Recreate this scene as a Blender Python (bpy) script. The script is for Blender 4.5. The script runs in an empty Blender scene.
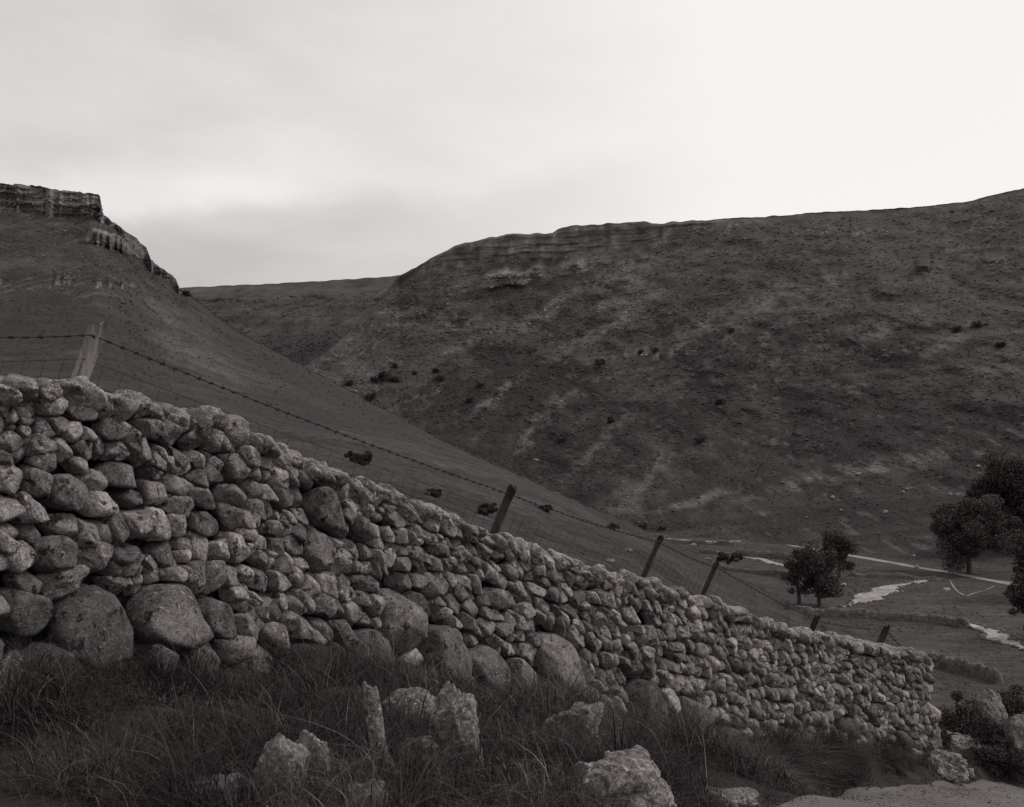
import bpy, bmesh, math
import numpy as np
from mathutils import Vector
C = bpy.context.scene.collection
R = np.random.RandomState
F, CX, HY = 1000.0, 512.0, 440.0          # focal length in pixels, optical column, horizon row
FLOOR = -26.0

# ------------------------------------------------------------------ noise
def _hash(ix, iy, iz, seed):
    h = (ix.astype(np.int64)*374761393 + iy.astype(np.int64)*668265263 + iz.astype(np.int64)*2147483647 + seed*974711) & 0xffffffff
    h = ((h ^ (h >> 16))*0x7feb352d) & 0xffffffff
    h = ((h ^ (h >> 15))*0x846ca68b) & 0xffffffff
    h = ((h ^ (h >> 13))*1274126177) & 0xffffffff
    h = ((h ^ (h >> 15))*2246822519) & 0xffffffff
    h ^= h >> 16
    return (h & 0xffffff)/float(0xffffff)*2-1
def noise(x, y, z, seed=0):
    x, y, z = np.broadcast_arrays(np.asarray(x, float), np.asarray(y, float), np.asarray(z, float))
    xi, yi, zi = np.floor(x), np.floor(y), np.floor(z)
    fx, fy, fz = x-xi, y-yi, z-zi
    u, v, w = [f*f*f*(f*(f*6-15)+10) for f in (fx, fy, fz)]
    r = 0
    for dx in (0, 1):
        for dy in (0, 1):
            for dz in (0, 1):
                r = r + _hash(xi+dx, yi+dy, zi+dz, seed)*(u if dx else 1-u)*(v if dy else 1-v)*(w if dz else 1-w)
    return r
def fbm(x, y, z, o=4, seed=0, g=0.5):
    r, a, f = 0, 1.0, 1.0
    for k in range(o):
        r = r + a*noise(x*f+k*7.3, y*f-k*3.1, z*f+k*5.7, seed+k); a *= g; f *= 2.03
    return r
def smooth_n(a, k):
    p = np.pad(a, k, mode='edge'); w_ = np.hanning(2*k+3)[1:-1]; return np.convolve(p, w_/w_.sum(), 'valid')
def sstep(a, b, x):
    t = np.clip((x-a)/(b-a), 0, 1); return t*t*(3-2*t)

# ------------------------------------------------------------------ object helpers
def mesh_data(name, V, Fc, tone=None, smooth=True):
    me = bpy.data.meshes.new(name)
    V = np.asarray(V, np.float32); Fc = np.asarray(Fc, np.int32); n = Fc.shape[1]
    me.vertices.add(len(V)); me.vertices.foreach_set('co', V.ravel())
    me.loops.add(Fc.size); me.loops.foreach_set('vertex_index', Fc.ravel())
    me.polygons.add(len(Fc)); me.polygons.foreach_set('loop_start', np.arange(0, Fc.size, n, dtype=np.int32))
    if smooth: me.polygons.foreach_set('use_smooth', np.ones(len(Fc), bool))
    if tone is not None:
        a = me.attributes.new('tone', 'FLOAT', 'POINT'); a.data.foreach_set('value', np.asarray(tone, np.float32))
    me.update(calc_edges=True); me.validate()
    return me
def add(name, V, Fc, mat, parent=None, tone=None, smooth=True, loc=None):
    V = np.asarray(V, float)
    if loc is not None: V = V-np.array(loc)
    me = mesh_data(name, V, Fc, tone, smooth); me.materials.append(mat)
    o = bpy.data.objects.new(name, me); C.objects.link(o)
    if parent is not None: o.parent = parent
    elif loc is not None: o.location = loc
    return o
def tag(o, label=None, cat=None, group=None, kind=None):
    if label: o['label'] = label
    if cat: o['category'] = cat
    if group: o['group'] = group
    if kind: o['kind'] = kind
    return o
def empty(name, loc):
    o = bpy.data.objects.new(name, None); o.location = loc; o.empty_display_size = .2; C.objects.link(o); return o
def grid_faces(nu, nv):
    i = np.arange(nu-1)[:, None]*nv+np.arange(nv-1)[None, :]
    return np.stack([i, i+nv, i+nv+1, i+1], -1).reshape(-1, 4)
def tube(pts, rad, n=6):
    pts = np.asarray(pts, float); m = len(pts); rad = np.broadcast_to(rad, (m,))
    t = np.gradient(pts, axis=0); t /= np.linalg.norm(t, axis=1)[:, None]+1e-9
    ref = np.where(np.abs(t[:, 2:3]) > .9, np.array([[1., 0, 0]]), np.array([[0, 0, 1.]]))
    a = np.cross(t, ref); a /= np.linalg.norm(a, axis=1)[:, None]; b = np.cross(t, a)
    th = np.arange(n)*2*math.pi/n
    V = pts[:, None]+rad[:, None, None]*(np.cos(th)[None, :, None]*a[:, None]+np.sin(th)[None, :, None]*b[:, None])
    i = np.arange(m-1)[:, None]*n; j = np.arange(n)[None]; k = (j+1) % n
    Fc = np.stack([i+j, i+k, i+n+k, i+n+j], -1).reshape(-1, 4)
    return V.reshape(-1, 3), Fc
def join(parts):
    Vs, Fs, off = [], [], 0
    for V, Fc in parts:
        Vs.append(V); Fs.append(Fc+off); off += len(V)
    return np.concatenate(Vs), np.concatenate(Fs)
_ico = {}
def ico(n):
    if n not in _ico:
        bm = bmesh.new(); bmesh.ops.create_icosphere(bm, subdivisions=n, radius=1)
        bm.verts.ensure_lookup_table()
        _ico[n] = (np.array([v.co[:] for v in bm.verts]), np.array([[v.index for v in f.verts] for f in bm.faces])); bm.free()
    return _ico[n]
def P(px, row, Y):                       # the point seen at a pixel, at depth Y
    return np.array([(px-CX)/F*Y, Y, (HY-row)/F*Y])

# ------------------------------------------------------------------ materials (the photograph is a warm-toned monochrome print)
def W(v): return (v*1.045, v*0.985, v*0.985, 1)
def material(name, lo, hi, scale=1.0, detail=6, rough=.9, tone=False, fine=None, spots=None, bump=None, tmul=1.0, spec=.2, stretch=None, nrough=.6, tint=(1.075, .978, .97)):
    m = bpy.data.materials.new(name); m.use_nodes = True; nt = m.node_tree; N = nt.nodes; L = nt.links
    b = N['Principled BSDF']; b.inputs['Roughness'].default_value = rough; b.inputs['Specular IOR Level'].default_value = spec
    tc = N.new('ShaderNodeTexCoord'); co = tc.outputs['Object']
    if stretch:
        mp = N.new('ShaderNodeMapping'); mp.inputs['Scale'].default_value = stretch; L.new(co, mp.inputs[0]); co = mp.outputs[0]
    def nz(s, d=detail, r=nrough):
        n = N.new('ShaderNodeTexNoise'); n.inputs['Scale'].default_value = s; n.inputs['Detail'].default_value = d
        n.inputs['Roughness'].default_value = r; L.new(co, n.inputs['Vector']); return n.outputs['Fac']
    def mr(x, a, c, d, e):
        n = N.new('ShaderNodeMapRange'); n.inputs[1].default_value = a; n.inputs[2].default_value = c
        n.inputs[3].default_value = d; n.inputs[4].default_value = e; L.new(x, n.inputs[0]); return n.outputs[0]
    def mth(op, a, c):
        n = N.new('ShaderNodeMath'); n.operation = op
        for i, v in enumerate((a, c)):
            if isinstance(v, (int, float)): n.inputs[i].default_value = v
            else: L.new(v, n.inputs[i])
        return n.outputs[0]
    val = mr(nz(scale), .3, .7, lo, hi)
    if fine: val = mth('MULTIPLY', val, mr(nz(fine[0], 4, .7), .25, .75, 1-fine[1], 1+fine[1]))
    if spots:                                         # lichen and weathering: (scale, threshold, value)
        for s, th, v in spots:
            k = mr(nz(s, 5, .65), th, th+.07, 0, 1)
            mx = N.new('ShaderNodeMix'); mx.data_type = 'FLOAT'; L.new(k, mx.inputs[0]); L.new(val, mx.inputs[2]); mx.inputs[3].default_value = v
            val = mx.outputs[0]
    if tone:
        at = N.new('ShaderNodeAttribute'); at.attribute_name = 'tone'
        val = mth('MULTIPLY', val, at.outputs['Fac'])
    cb = N.new('ShaderNodeCombineColor')
    for i, k in enumerate(tint): L.new(mth('MULTIPLY', val, k), cb.inputs[i])
    L.new(cb.outputs[0], b.inputs['Base Color'])
    if bump:
        prev = None
        for s, dist in bump:
            bn = N.new('ShaderNodeBump'); bn.inputs['Strength'].default_value = 1; bn.inputs['Distance'].default_value = dist
            L.new(nz(s, 6, .65), bn.inputs['Height'])
            if prev: L.new(prev, bn.inputs['Normal'])
            prev = bn.outputs[0]
        L.new(prev, b.inputs['Normal'])
    return m
M = {}
M['stone'] = material('limestone', .085, .40, 6, tone=True, nrough=.72, fine=(85, .95), spots=[(7, .55, .42), (14, .56, .045), (32, .57, .50), (75, .61, .55)], bump=[(14, .06), (45, .03), (130, .010)])
M['rock'] = material('weathered_rock', .08, .36, 5, tone=True, nrough=.72, fine=(60, .95), spots=[(7, .57, .42), (11, .58, .05), (30, .58, .48)], bump=[(7, .12), (26, .045), (90, .012)])
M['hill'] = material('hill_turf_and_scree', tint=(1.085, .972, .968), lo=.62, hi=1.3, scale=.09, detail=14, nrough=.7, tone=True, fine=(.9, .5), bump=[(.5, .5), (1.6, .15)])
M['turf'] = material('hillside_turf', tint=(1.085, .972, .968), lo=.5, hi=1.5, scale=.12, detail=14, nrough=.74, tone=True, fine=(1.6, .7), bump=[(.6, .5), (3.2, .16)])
M['field'] = material('valley_pasture', tint=(1.085, .972, .968), lo=.020, hi=.058, scale=.035, detail=12, nrough=.68, fine=(.45, .6), stretch=(.6, 1.2, 1), bump=[(.25, .5)])
M['bank'] = material('bank_soil', tint=(1.12, .963, .958), lo=.012, hi=.032, scale=3, fine=(30, .5), bump=[(20, .02)])
M['road'] = material('road_grit', tint=(1.085, .972, .968), lo=.085, hi=.125, scale=.9, fine=(55, .35), bump=[(70, .004)], stretch=(1, 1, 1))
M['blade'] = material('grass_blade', tint=(1.14, .96, .95), lo=.055, hi=.14, scale=1.1, tone=True, rough=.7)
M['leaf'] = material('dark_leaf', tint=(1.14, .96, .95), lo=.032, hi=.068, scale=.8, tone=True, rough=.75)
M['bark'] = material('bark', tint=(1.085, .972, .968), lo=.04, hi=.09, scale=6, bump=[(20, .02)])
M['wood'] = material('old_post_wood', tint=(1.12, .963, .958), lo=.02, hi=.05, scale=8, fine=(60, .5), bump=[(50, .003)], stretch=(1, 1, .15))
M['palewood'] = material('bleached_post_wood', .14, .30, 10, fine=(60, .5), bump=[(50, .004)], stretch=(1, 1, .12))
M['tuft'] = material('tussock', tint=(1.085, .972, .968), lo=.75, hi=1.25, scale=1.0, tone=True)
M['wire'] = material('rusted_wire', .015, .03, 30)
M['gravel'] = material('limestone_gravel', .05, .42, .35, nrough=.75, fine=(1.6, .7), rough=.5, spec=.5)
M['track'] = material('pale_track', .15, .27, .25, fine=(1.2, .25))
M['fieldstone'] = material('field_wall_stone', tint=(1.085, .972, .968), lo=.05, hi=.15, scale=1.6, fine=(3.5, .5), bump=[(2.5, .2)])

# ------------------------------------------------------------------ camera, light, sky
cam = bpy.data.cameras.new('camera'); co = bpy.data.objects.new('camera', cam); C.objects.link(co)
co.location = (0, 0, 0); co.rotation_euler = (math.radians(90), 0, 0)
cam.sensor_width = 36; cam.lens = F*36/1024; cam.shift_y = (HY-403.5)/1024
cam.clip_start = .05; cam.clip_end = 8000
bpy.context.scene.camera = co
SUN_AZ, SUN_EL = math.radians(80), math.radians(42)      # azimuth clockwise from +Y (the way the camera looks)
sl = bpy.data.lights.new('sun', 'SUN'); sl.energy = 1.5; sl.angle = math.radians(12); sl.color = (1, .965, .955)
so = bpy.data.objects.new('sun', sl); C.objects.link(so)
sd = Vector((math.sin(SUN_AZ)*math.cos(SUN_EL), math.cos(SUN_AZ)*math.cos(SUN_EL), math.sin(SUN_EL)))
so.rotation_euler = sd.to_track_quat('Z', 'Y').to_euler()
w = bpy.data.worlds.new('World'); bpy.context.scene.world = w; w.use_nodes = True
nt = w.node_tree; N = nt.nodes; L = nt.links
bg = N['Background']; bg.inputs['Strength'].default_value = .12
sk = N.new('ShaderNodeTexSky'); sk.sky_type = 'NISHITA'; sk.sun_disc = False; sk.sun_elevation = SUN_EL; sk.sun_rotation = SUN_AZ
tb = N.new('ShaderNodeRGBToBW'); L.new(sk.outputs[0], tb.inputs[0])
tc = N.new('ShaderNodeTexCoord'); sep = N.new('ShaderNodeSeparateXYZ'); L.new(tc.outputs['Generated'], sep.inputs[0])
def mth(op, a, c=None, clamp=False):
    n = N.new('ShaderNodeMath'); n.operation = op; n.use_clamp = clamp
    for i, v in enumerate((a, c)):
        if v is None: continue
        if isinstance(v, (int, float)): n.inputs[i].default_value = v
        else: L.new(v, n.inputs[i])
    return n.outputs[0]
def wn(scale, st, detail=7, rough=.5, off=(0, 0, 0)):
    mp = N.new('ShaderNodeMapping'); mp.inputs['Scale'].default_value = st; mp.inputs['Location'].default_value = off
    L.new(tc.outputs['Generated'], mp.inputs[0])
    n = N.new('ShaderNodeTexNoise'); n.inputs['Scale'].default_value = scale; n.inputs['Detail'].default_value = detail; n.inputs['Roughness'].default_value = rough
    n.inputs['Distortion'].default_value = .3
    L.new(mp.outputs[0], n.inputs['Vector']); return n.outputs['Fac']
def mrw(x, a, c, d, e, smooth=True):
    n = N.new('ShaderNodeMapRange'); n.interpolation_type = 'SMOOTHSTEP' if smooth else 'LINEAR'
    for i, v in enumerate((a, c, d, e)): n.inputs[i+1].default_value = v
    L.new(x, n.inputs[0]); return n.outputs[0]
sx, sy, sz = sep.outputs
base = mrw(sx, -.55, .42, 5.15, 8.0)                                   # the overcast is brightest towards the sun
lowglow = mrw(sz, .05, .42, 0.0, .35)
cl = mth('MULTIPLY', mth('SUBTRACT', wn(2.6, (1, 1, 3.2)), .5), mrw(sx, -.3, .45, 3.4, .7))
fine = mth('MULTIPLY', mth('SUBTRACT', wn(9, (1, 1, 3), 6, .6), .5), mrw(sx, -.3, .5, .9, .25))
# cloud bank hanging over the head of the dale: darker, with a brighter torn upper edge on the left
edge = mth('ADD', mth('SUBTRACT', sz, mth('MULTIPLY', sx, .16)), mth('MULTIPLY', mth('SUBTRACT', wn(5, (1, 1, 1.4), 6, .55, (3, 1, 0)), .5), .09))
bank = mth('MULTIPLY', mrw(edge, .225, .272, 1, 0), mrw(sx, -.05, .24, 1, 0))
streak = mth('MULTIPLY', mrw(edge, .25, .275, 0, 1), mrw(edge, .28, .335, 1, 0))
streak = mth('MULTIPLY', streak, mrw(sx, -.30, -.05, 1, 0))
v = mth('ADD', mth('ADD', base, cl), fine)
v = mth('ADD', v, lowglow)
v = mth('SUBTRACT', v, mth('MULTIPLY', bank, 1.0))
v = mth('ADD', v, mth('MULTIPLY', streak, 1.5))
v = mth('MINIMUM', v, 7.9)
mix = N.new('ShaderNodeMix'); mix.data_type = 'FLOAT'; mix.inputs[0].default_value = .92
L.new(tb.outputs[0], mix.inputs[2]); L.new(v, mix.inputs[3])
cc = N.new('ShaderNodeCombineColor')
for i, k in enumerate((1.03, .985, .985)): L.new(mth('MULTIPLY', mix.outputs[0], k), cc.inputs[i])
L.new(cc.outputs[0], bg.inputs['Color'])
sc = bpy.context.scene
sc.view_settings.view_transform = 'Standard'; sc.view_settings.look = 'None'; sc.view_settings.exposure = 0; sc.view_settings.gamma = 1
sc.cycles.filter_width = 1.45
sc.cycles.max_bounces = 5; sc.cycles.diffuse_bounces = 3

# ------------------------------------------------------------------ the stone wall's line, read off as column, depth, top row, foot row
WT = np.array([(-900, 2.75, 330, 900), (-400, 3.75, 335, 775), (-150, 4.4, 352, 720), (0, 5.0, 368, 690), (100, 5.5, 384, 683), (200, 6.1, 400, 668), (300, 6.9, 446, 672), (400, 7.8, 490, 690),
      (500, 8.8, 530, 712), (600, 9.8, 566, 745), (700, 11.0, 592, 762), (800, 12.6, 628, 762), (870, 14.0, 643, 757), (935, 15.2, 655, 765)], float)
wX = (WT[:, 0]-CX)/F*WT[:, 1]; wY = WT[:, 1]; wT = (HY-WT[:, 2])/F*wY; wB = (HY-WT[:, 3])/F*wY
wB[0] = wB[1] = -1.25; wT[0] = wT[1] = .40
ws = np.concatenate([[0], np.cumsum(np.hypot(np.diff(wX), np.diff(wY)))])
SF = np.linspace(0, ws[-1], 400)
def smooth1(a, k=25):
    p = np.pad(a, k, mode='reflect', reflect_type='odd'); return np.convolve(p, np.hanning(2*k+1)/np.hanning(2*k+1).sum(), 'valid')
sX, sY, sB = [smooth1(np.interp(SF, ws, a)) for a in (wX, wY, wB)]
sT = smooth1(np.interp(SF, ws, wT), 8)
SEND = ws[-1]
S0 = ws[3]                                 # station seen at the left edge of the photograph
def wall_at(s):
    s = np.asarray(s, float); sc_ = np.clip(s, 0, SEND); d = s-sc_
    i = np.clip(sc_, .02, SEND-.02)
    x, y = np.interp(sc_, SF, sX), np.interp(sc_, SF, sY)
    tx = (np.interp(i+.15, SF, sX)-np.interp(i-.15, SF, sX)); ty = (np.interp(i+.15, SF, sY)-np.interp(i-.15, SF, sY))
    n = np.hypot(tx, ty); tx, ty = tx/n, ty/n
    return x+tx*d, y+ty*d, tx, ty
def zfoot(s):
    s = np.asarray(s, float); d = np.clip(s-SEND, 0, None)
    return np.interp(s, SF, sB)-.2*np.clip(d, 0, 2.2)-.42*np.clip(d-2.2, 0, None)
def ztop(s): return np.interp(s, SF, sT)
def stn(px):                               # station of a column along the wall
    return np.interp(px, WT[:, 0], ws)
BT = .10                                   # batter
def wpos(s, v, wd):                        # along, up from foot, out towards the road
    x, y, tx, ty = wall_at(s)
    o = wd-BT*v
    return np.stack([x+ty*o, y-tx*o, zfoot(s)+v], -1)

# ------------------------------------------------------------------ power diagram of stones on the wall face
def power_cells(pts, rad, dropped, smin, smax, hfun):
    cells = []
    for i in range(len(pts)):
        c = pts[i]
        d = np.hypot(*(pts-c).T); nb = np.where((d < 1.1) & (d > 1e-6))[0]; nb = nb[np.argsort(d[nb])][:26]
        nrm = (pts[nb]-c)/d[nb][:, None]; h = (d[nb]**2+rad[i]**2-rad[nb]**2)/(2*d[nb])
        cells.append((nrm, h))
    return cells
def make_stone(c, nrm, h, front, back, rs, lvl, gap=.006, rough=.05, p=None, maxr=.4):
    D, Fc = ico(lvl)
    h = np.clip(h-gap, .02, None)
    n3 = np.concatenate([nrm, rs.uniform(-.22, .22, (len(h), 1))], 1)
    P_ = [n3/np.linalg.norm(n3, axis=1)[:, None]]; H_ = [h]
    mr_ = float(np.sort(h)[:4].mean())
    P_.append(np.array([[rs.uniform(-.25, .25), rs.uniform(-.1, .35), 1.], [0, 0, -1.]])); H_.append(np.array([front, back]))
    k = rs.randint(6, 12)
    q = rs.normal(size=(k, 3)); q[:, 2] = np.abs(q[:, 2])*.9; q /= np.linalg.norm(q, axis=1)[:, None]
    P_.append(q); H_.append(mr_*rs.uniform(.82, 1.5, k))
    Pn = np.concatenate(P_); Hn = np.concatenate(H_)
    Pn /= np.linalg.norm(Pn, axis=1)[:, None]
    p = p or rs.uniform(10, 34)
    A = np.clip(D@Pn.T, 0, None)/Hn[None]
    r = ((A**p).sum(1))**(-1/p)
    r = np.minimum(r, maxr)
    seed = rs.randint(100000)
    o = rs.uniform(0, 50, 3); S = D*r[:, None]
    n1 = fbm(S[:, 0]/.13+o[0], S[:, 1]/.13+o[1], S[:, 2]/.13+o[2], 5, seed, .6)
    n2 = 1-np.abs(noise(S[:, 0]/.07+o[1], S[:, 1]/.07+o[2], S[:, 2]/.07, seed+9))
    r = r*(1+rough*(n1*1.6+n2*.5-.3))
    return D*r[:, None], Fc                        # local (s, v, out)
def local_to_wall(c, S): return wpos(c[0]+S[:, 0], c[1]+S[:, 1], S[:, 2]*1.0)

rs = R(11)
def course_sites(smin, smax, chs, wmin, wmax, rs, jit):
    pts, rad = [], []
    H = lambda s: ztop(s)-zfoot(s)
    vk = .06; k = 0
    n = len(chs)
    for k in range(n):
        s = smin+rs.uniform(0, .2); f0 = sum(chs[:k])+chs[k]/2
        while s < smax:
            hh = float(H(s)); ch = chs[k]*hh
            wd = rs.uniform(wmin, wmax)*(.7+.6*rs.rand())*(1.22 if s > S0+3.6 else 1.05)*(1.35 if k < 3 else 1)
            s += wd/2
            wav = .035*math.sin(s*1.7+k)+.03*math.sin(s*3.9+2*k)
            j = jit*(.65 if S0+4.5 < s < S0+8.5 else 1)
            if wd < .095 and rs.rand() < .5:          # two small ones, one over the other
                pts += [(s, f0*hh+wav+ch*.27), (s+rs.uniform(-.03, .03), f0*hh+wav-ch*.27)]; rad += [ch*.28, ch*.28]
            else:
                pts.append((s+rs.uniform(-1, 1)*jit*.5, f0*hh+wav+rs.uniform(-1, 1)*j)); rad.append((wd/2+ch/2)/2)
            s += wd/2
    return np.array(pts), np.array(rad)
chs = np.array([.14, .115, .105, .095, .088, .083, .08, .076, .073, .07, .068, .065, .062, .06]); chs = chs/chs.sum()*.945
pts, rad = course_sites(stn(-330), SEND-.05, chs, .07, .18, rs, .03)
# the big footing boulders the photograph shows: column, row, width px, height px
BIG = [(88, 628, 64, 92), (168, 618, 68, 66), (150, 662, 46, 36), (196, 655, 40, 36), (232, 650, 34, 30), (275, 640, 34, 30), (20, 612, 44, 44), (46, 668, 58, 46), (120, 676, 50, 36), (212, 618, 30, 40), (250, 665, 46, 40), (300, 668, 52, 46), (368, 655, 48, 44), (398, 622, 26, 92),
       (436, 658, 38, 62), (482, 668, 36, 44), (517, 676, 30, 34), (558, 668, 44, 66), (420, 606, 28, 26), (505, 600, 26, 20), (585, 705, 34, 40), (643, 702, 26, 52), (690, 716, 24, 36), (665, 735, 26, 28), (612, 732, 30, 34),
       (725, 740, 22, 26), (318, 552, 22, 52), (130, 476, 40, 24), (140, 500, 30, 18), (215, 525, 44, 22), (72, 492, 40, 34), (240, 497, 38, 16), (780, 738, 20, 22), (845, 728, 18, 20), (900, 742, 16, 22), (330, 510, 30, 40), (55, 555, 38, 34), (27, 583, 22, 30)]
bp, br, bw = [], [], []
for px, row, wpx, hpx in BIG:
    s = float(stn(px)); x, y, tx, ty = wall_at(s)
    v = (HY-row)/F*float(y)-float(zfoot(s))
    sw = wpx/F*float(y)/(float(tx)+.0+(-(px-CX)/F)*float(ty))    # foreshortening of a length along the wall
    sw = abs(sw); hh = hpx/F*float(y)
    bp.append((s, v)); br.append((sw/2, hh/2))
bp = np.array(bp); br = np.array(br)
keep = np.ones(len(pts), bool)
for (c, r_) in zip(bp, br):
    keep &= (((pts[:, 0]-c[0])/(r_[0]+.05))**2+((pts[:, 1]-c[1])/(r_[1]+.05))**2) > 1
pts, rad = pts[keep], rad[keep]
allp = np.concatenate([bp, pts]); allr = np.concatenate([np.maximum(np.sqrt(br[:, 0]*br[:, 1]), .05), rad])
# holes where a stone has dropped out
VOID = [(113, 462), (650, 622), (236, 414), (655, 610), (205, 640)]
vo = []
for px, row in VOID:
    s = float(stn(px)); y = float(wall_at(s)[1]); vo.append((s, (HY-row)/F*y-float(zfoot(s))))
void = set()
for q in vo:
    d = np.hypot(*(allp-np.array(q)).T); d[:len(bp)] = 9; void.add(int(np.argmin(d)))
for i in range(len(bp), len(allp)):
    if allr[i] < .06 and rs.rand() < .03: void.add(i)
cells = power_cells(allp, allr, void, 0, 0, None)
origin_w = wpos(stn(512), 0, 0)
wall = empty('dry_stone_wall', origin_w)
tag(wall, 'long dry stone wall of rounded limestone lumps running down beside the road in the foreground', 'stone wall')
stones = []
for i, (c, (nrm, h)) in enumerate(zip(allp, cells)):
    if i in void: continue
    x, y, tx, ty = wall_at(c[0]); near = float(y)
    hh = float(ztop(c[0])-zfoot(c[0]))
    top = c[1]+h.min() > hh-.09
    nn, hv = nrm, h
    # limits: an ellipse for the named big ones, the head of the wall for the last course
    if i < len(bp):
        a, b_ = br[i]; th = np.linspace(0, 2*math.pi, 11)[:-1]+rs.uniform(0, .6)
        e = np.stack([np.cos(th), np.sin(th)], 1); he = 1/np.sqrt((e[:, 0]/a)**2+(e[:, 1]/b_)**2)*rs.uniform(1.0, 1.12, 10)
        # support of ellipse
        he = np.sqrt((e[:, 0]*a)**2+(e[:, 1]*b_)**2)*1.03
        nn = np.concatenate([nn, e]); hv = np.concatenate([hv*1.04, he])
    lim = hh-.05+.04*math.sin(c[0]*5.1)-c[1]
    nn = np.concatenate([nn, [[rs.uniform(-.2, .2), 1.], [0, -1.]]]); hv = np.concatenate([hv, [max(lim, .04), .33]])
    nn = nn/np.linalg.norm(nn, axis=1)[:, None]
    sz_ = float(np.sort(hv)[:4].mean())
    lvl = 5 if (near < 7.5 and sz_ > .10) else (4 if near < 11 else 3)
    if px_l := (near < 4.2): lvl = 3
    S, Fc = make_stone(c, nn, hv, min(.05+sz_*.6, .2)+rs.uniform(-.03, .035), .10, rs, lvl, gap=rs.uniform(-.004, .004), rough=(rs.uniform(.055, .10) if i >= len(bp) else .035), maxr=.55)
    # small random turn in the plane of the face
    a = rs.normal(0, .05); ca, sa = math.cos(a), math.sin(a)
    S = np.stack([S[:, 0]*ca-S[:, 1]*sa, S[:, 0]*sa+S[:, 1]*ca, S[:, 2]+rs.uniform(-.035, .035)], 1)
    V = local_to_wall(c, S)
    tn = rs.choice([.62, .8, 1.0, 1.15, 1.4])*rs.uniform(.92, 1.08)*(.64 if i < len(bp) else 1)
    stones.append((sz_/near, V, Fc, tn, i < len(bp), c))
# head of the wall: irregular cap lumps, two deep
def lump(center, rad3, rs, lvl, rough=.07, p=None, box=False):
    D, Fc = ico(lvl); k = rs.randint(8, 13)
    q = rs.normal(size=(k, 3)); q /= np.linalg.norm(q, axis=1)[:, None]
    H = rs.uniform(.7, 1.1, k); p = p or rs.uniform(9, 24)
    if box:
        e = np.array([[1, 0, .1], [-1, .2, -.1], [.15, 0, 1], [0, -1, .3], [.6, -.6, .5], [-.6, -.5, .6]])+rs.normal(0, .12, (6, 3)); e /= np.linalg.norm(e, axis=1)[:, None]
        q = np.concatenate([q[:7], e]); H = np.concatenate([H[:7]*1.15, rs.uniform(.8, .95, 6)]); p = 18
    A = np.clip(D@q.T, 0, None)/H[None]; r = ((A**p).sum(1)+.8**p)**(-1/p)
    o = rs.uniform(0, 90, 3)
    r = r*(1+rough*1.5*fbm(D[:, 0]*1.8+o[0], D[:, 1]*1.8+o[1], D[:, 2]*1.8+o[2], 5, rs.randint(9999), .55))
    S = D*r[:, None]*np.array(rad3)
    a = rs.uniform(0, 6.28); ca, sa = math.cos(a), math.sin(a)
    return S, Fc
copes = []
for lane, wd in ((0, .0), (1, -.26), (2, -.48)):
    s = stn(-330)
    while s < SEND-.05:
        L_ = rs.uniform(.09, .19)*(1 if lane == 0 else 1.1)
        s += L_/2; y = float(wall_at(s)[1]); H_ = rs.uniform(.045, .085)
        S, Fc = lump(None, (L_/2*1.08, H_*1.15, rs.uniform(.11, .17)), rs, 4 if (lane == 0 and y < 10) else 3)
        a = rs.normal(0, .22); ca, sa = math.cos(a), math.sin(a)
        S = np.stack([S[:, 0]*ca-S[:, 1]*sa, S[:, 0]*sa+S[:, 1]*ca, S[:, 2]], 1)
        hh = float(ztop(s)-zfoot(s))
        V = wpos(s+S[:, 0], hh-.085+S[:, 1]+rs.uniform(-.04, .045), S[:, 2]+wd-.02)
        copes.append((lane, V, Fc, rs.uniform(.85, 1.3), y)); s += L_/2
ncope = 0; rest = []
for lane, V, Fc, tn, y in copes:
    if lane == 0 and ncope < 100:
        add('cope_stone', V, Fc, M['stone'], wall, np.full(len(V), tn), loc=origin_w); ncope += 1
    else: rest.append((V, Fc, tn))
V, Fc = join([(a, b) for a, b, _ in rest])
tag(add('coping', V, Fc, M['stone'], wall, np.concatenate([np.full(len(a), t) for a, b, t in rest]), loc=origin_w), kind='stuff')
for q in [t for t in stones if t[4]]:
    add('footing_boulder', q[1], q[2], M['stone'], wall, np.full(len(q[1]), q[3]), loc=origin_w)
face = sorted([t for t in stones if not t[4]], key=lambda t: -t[0])
inview = [t for t in face if t[5][0] > S0-.1]; outv = [t for t in face if t[5][0] <= S0-.1]
for q in inview[:100]:
    add('face_stone', q[1], q[2], M['stone'], wall, np.full(len(q[1]), q[3]), loc=origin_w)
rst = inview[100:]+outv
V, Fc = join([(q[1], q[2]) for q in rst])
tag(add('small_face_stones', V, Fc, M['stone'], wall, np.concatenate([np.full(len(q[1]), q[3]) for q in rst]), loc=origin_w), kind='stuff')
# hearting: rubble core, rough back face and end
rb = []
s = stn(-330)
while s < SEND:
    hh = float(ztop(s)-zfoot(s)); v = .0
    for lane in (-.62, -.36):
        v = 0
        while v < hh-.05:
            S, Fc = lump(None, (.16, .12, .15), rs, 2)
            rb.append((wpos(s+S[:, 0], v+S[:, 1], S[:, 2]+lane+.08*(1 if lane < -.5 else 0)+.14*v*0), Fc)); v += .17
    s += .24
V, Fc = join(rb)
tag(add('back_stones', V, Fc, M['stone'], wall, np.full(len(V), .9), loc=origin_w), kind='stuff')
sg = np.linspace(stn(-330), SEND-.15, 120); prof = []
for wd, vf in ((-.09, 0), (-.17, .97), (-.5, .97), (-.58, 0)):
    hh = ztop(sg)-zfoot(sg); prof.append(wpos(sg, vf*hh-.05, np.full_like(sg, wd)))
V = np.stack(prof, 1).reshape(-1, 3); n = 4
i = np.arange(len(sg)-1)[:, None]*n; j = np.arange(n)[None]; k = (j+1) % n
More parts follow.
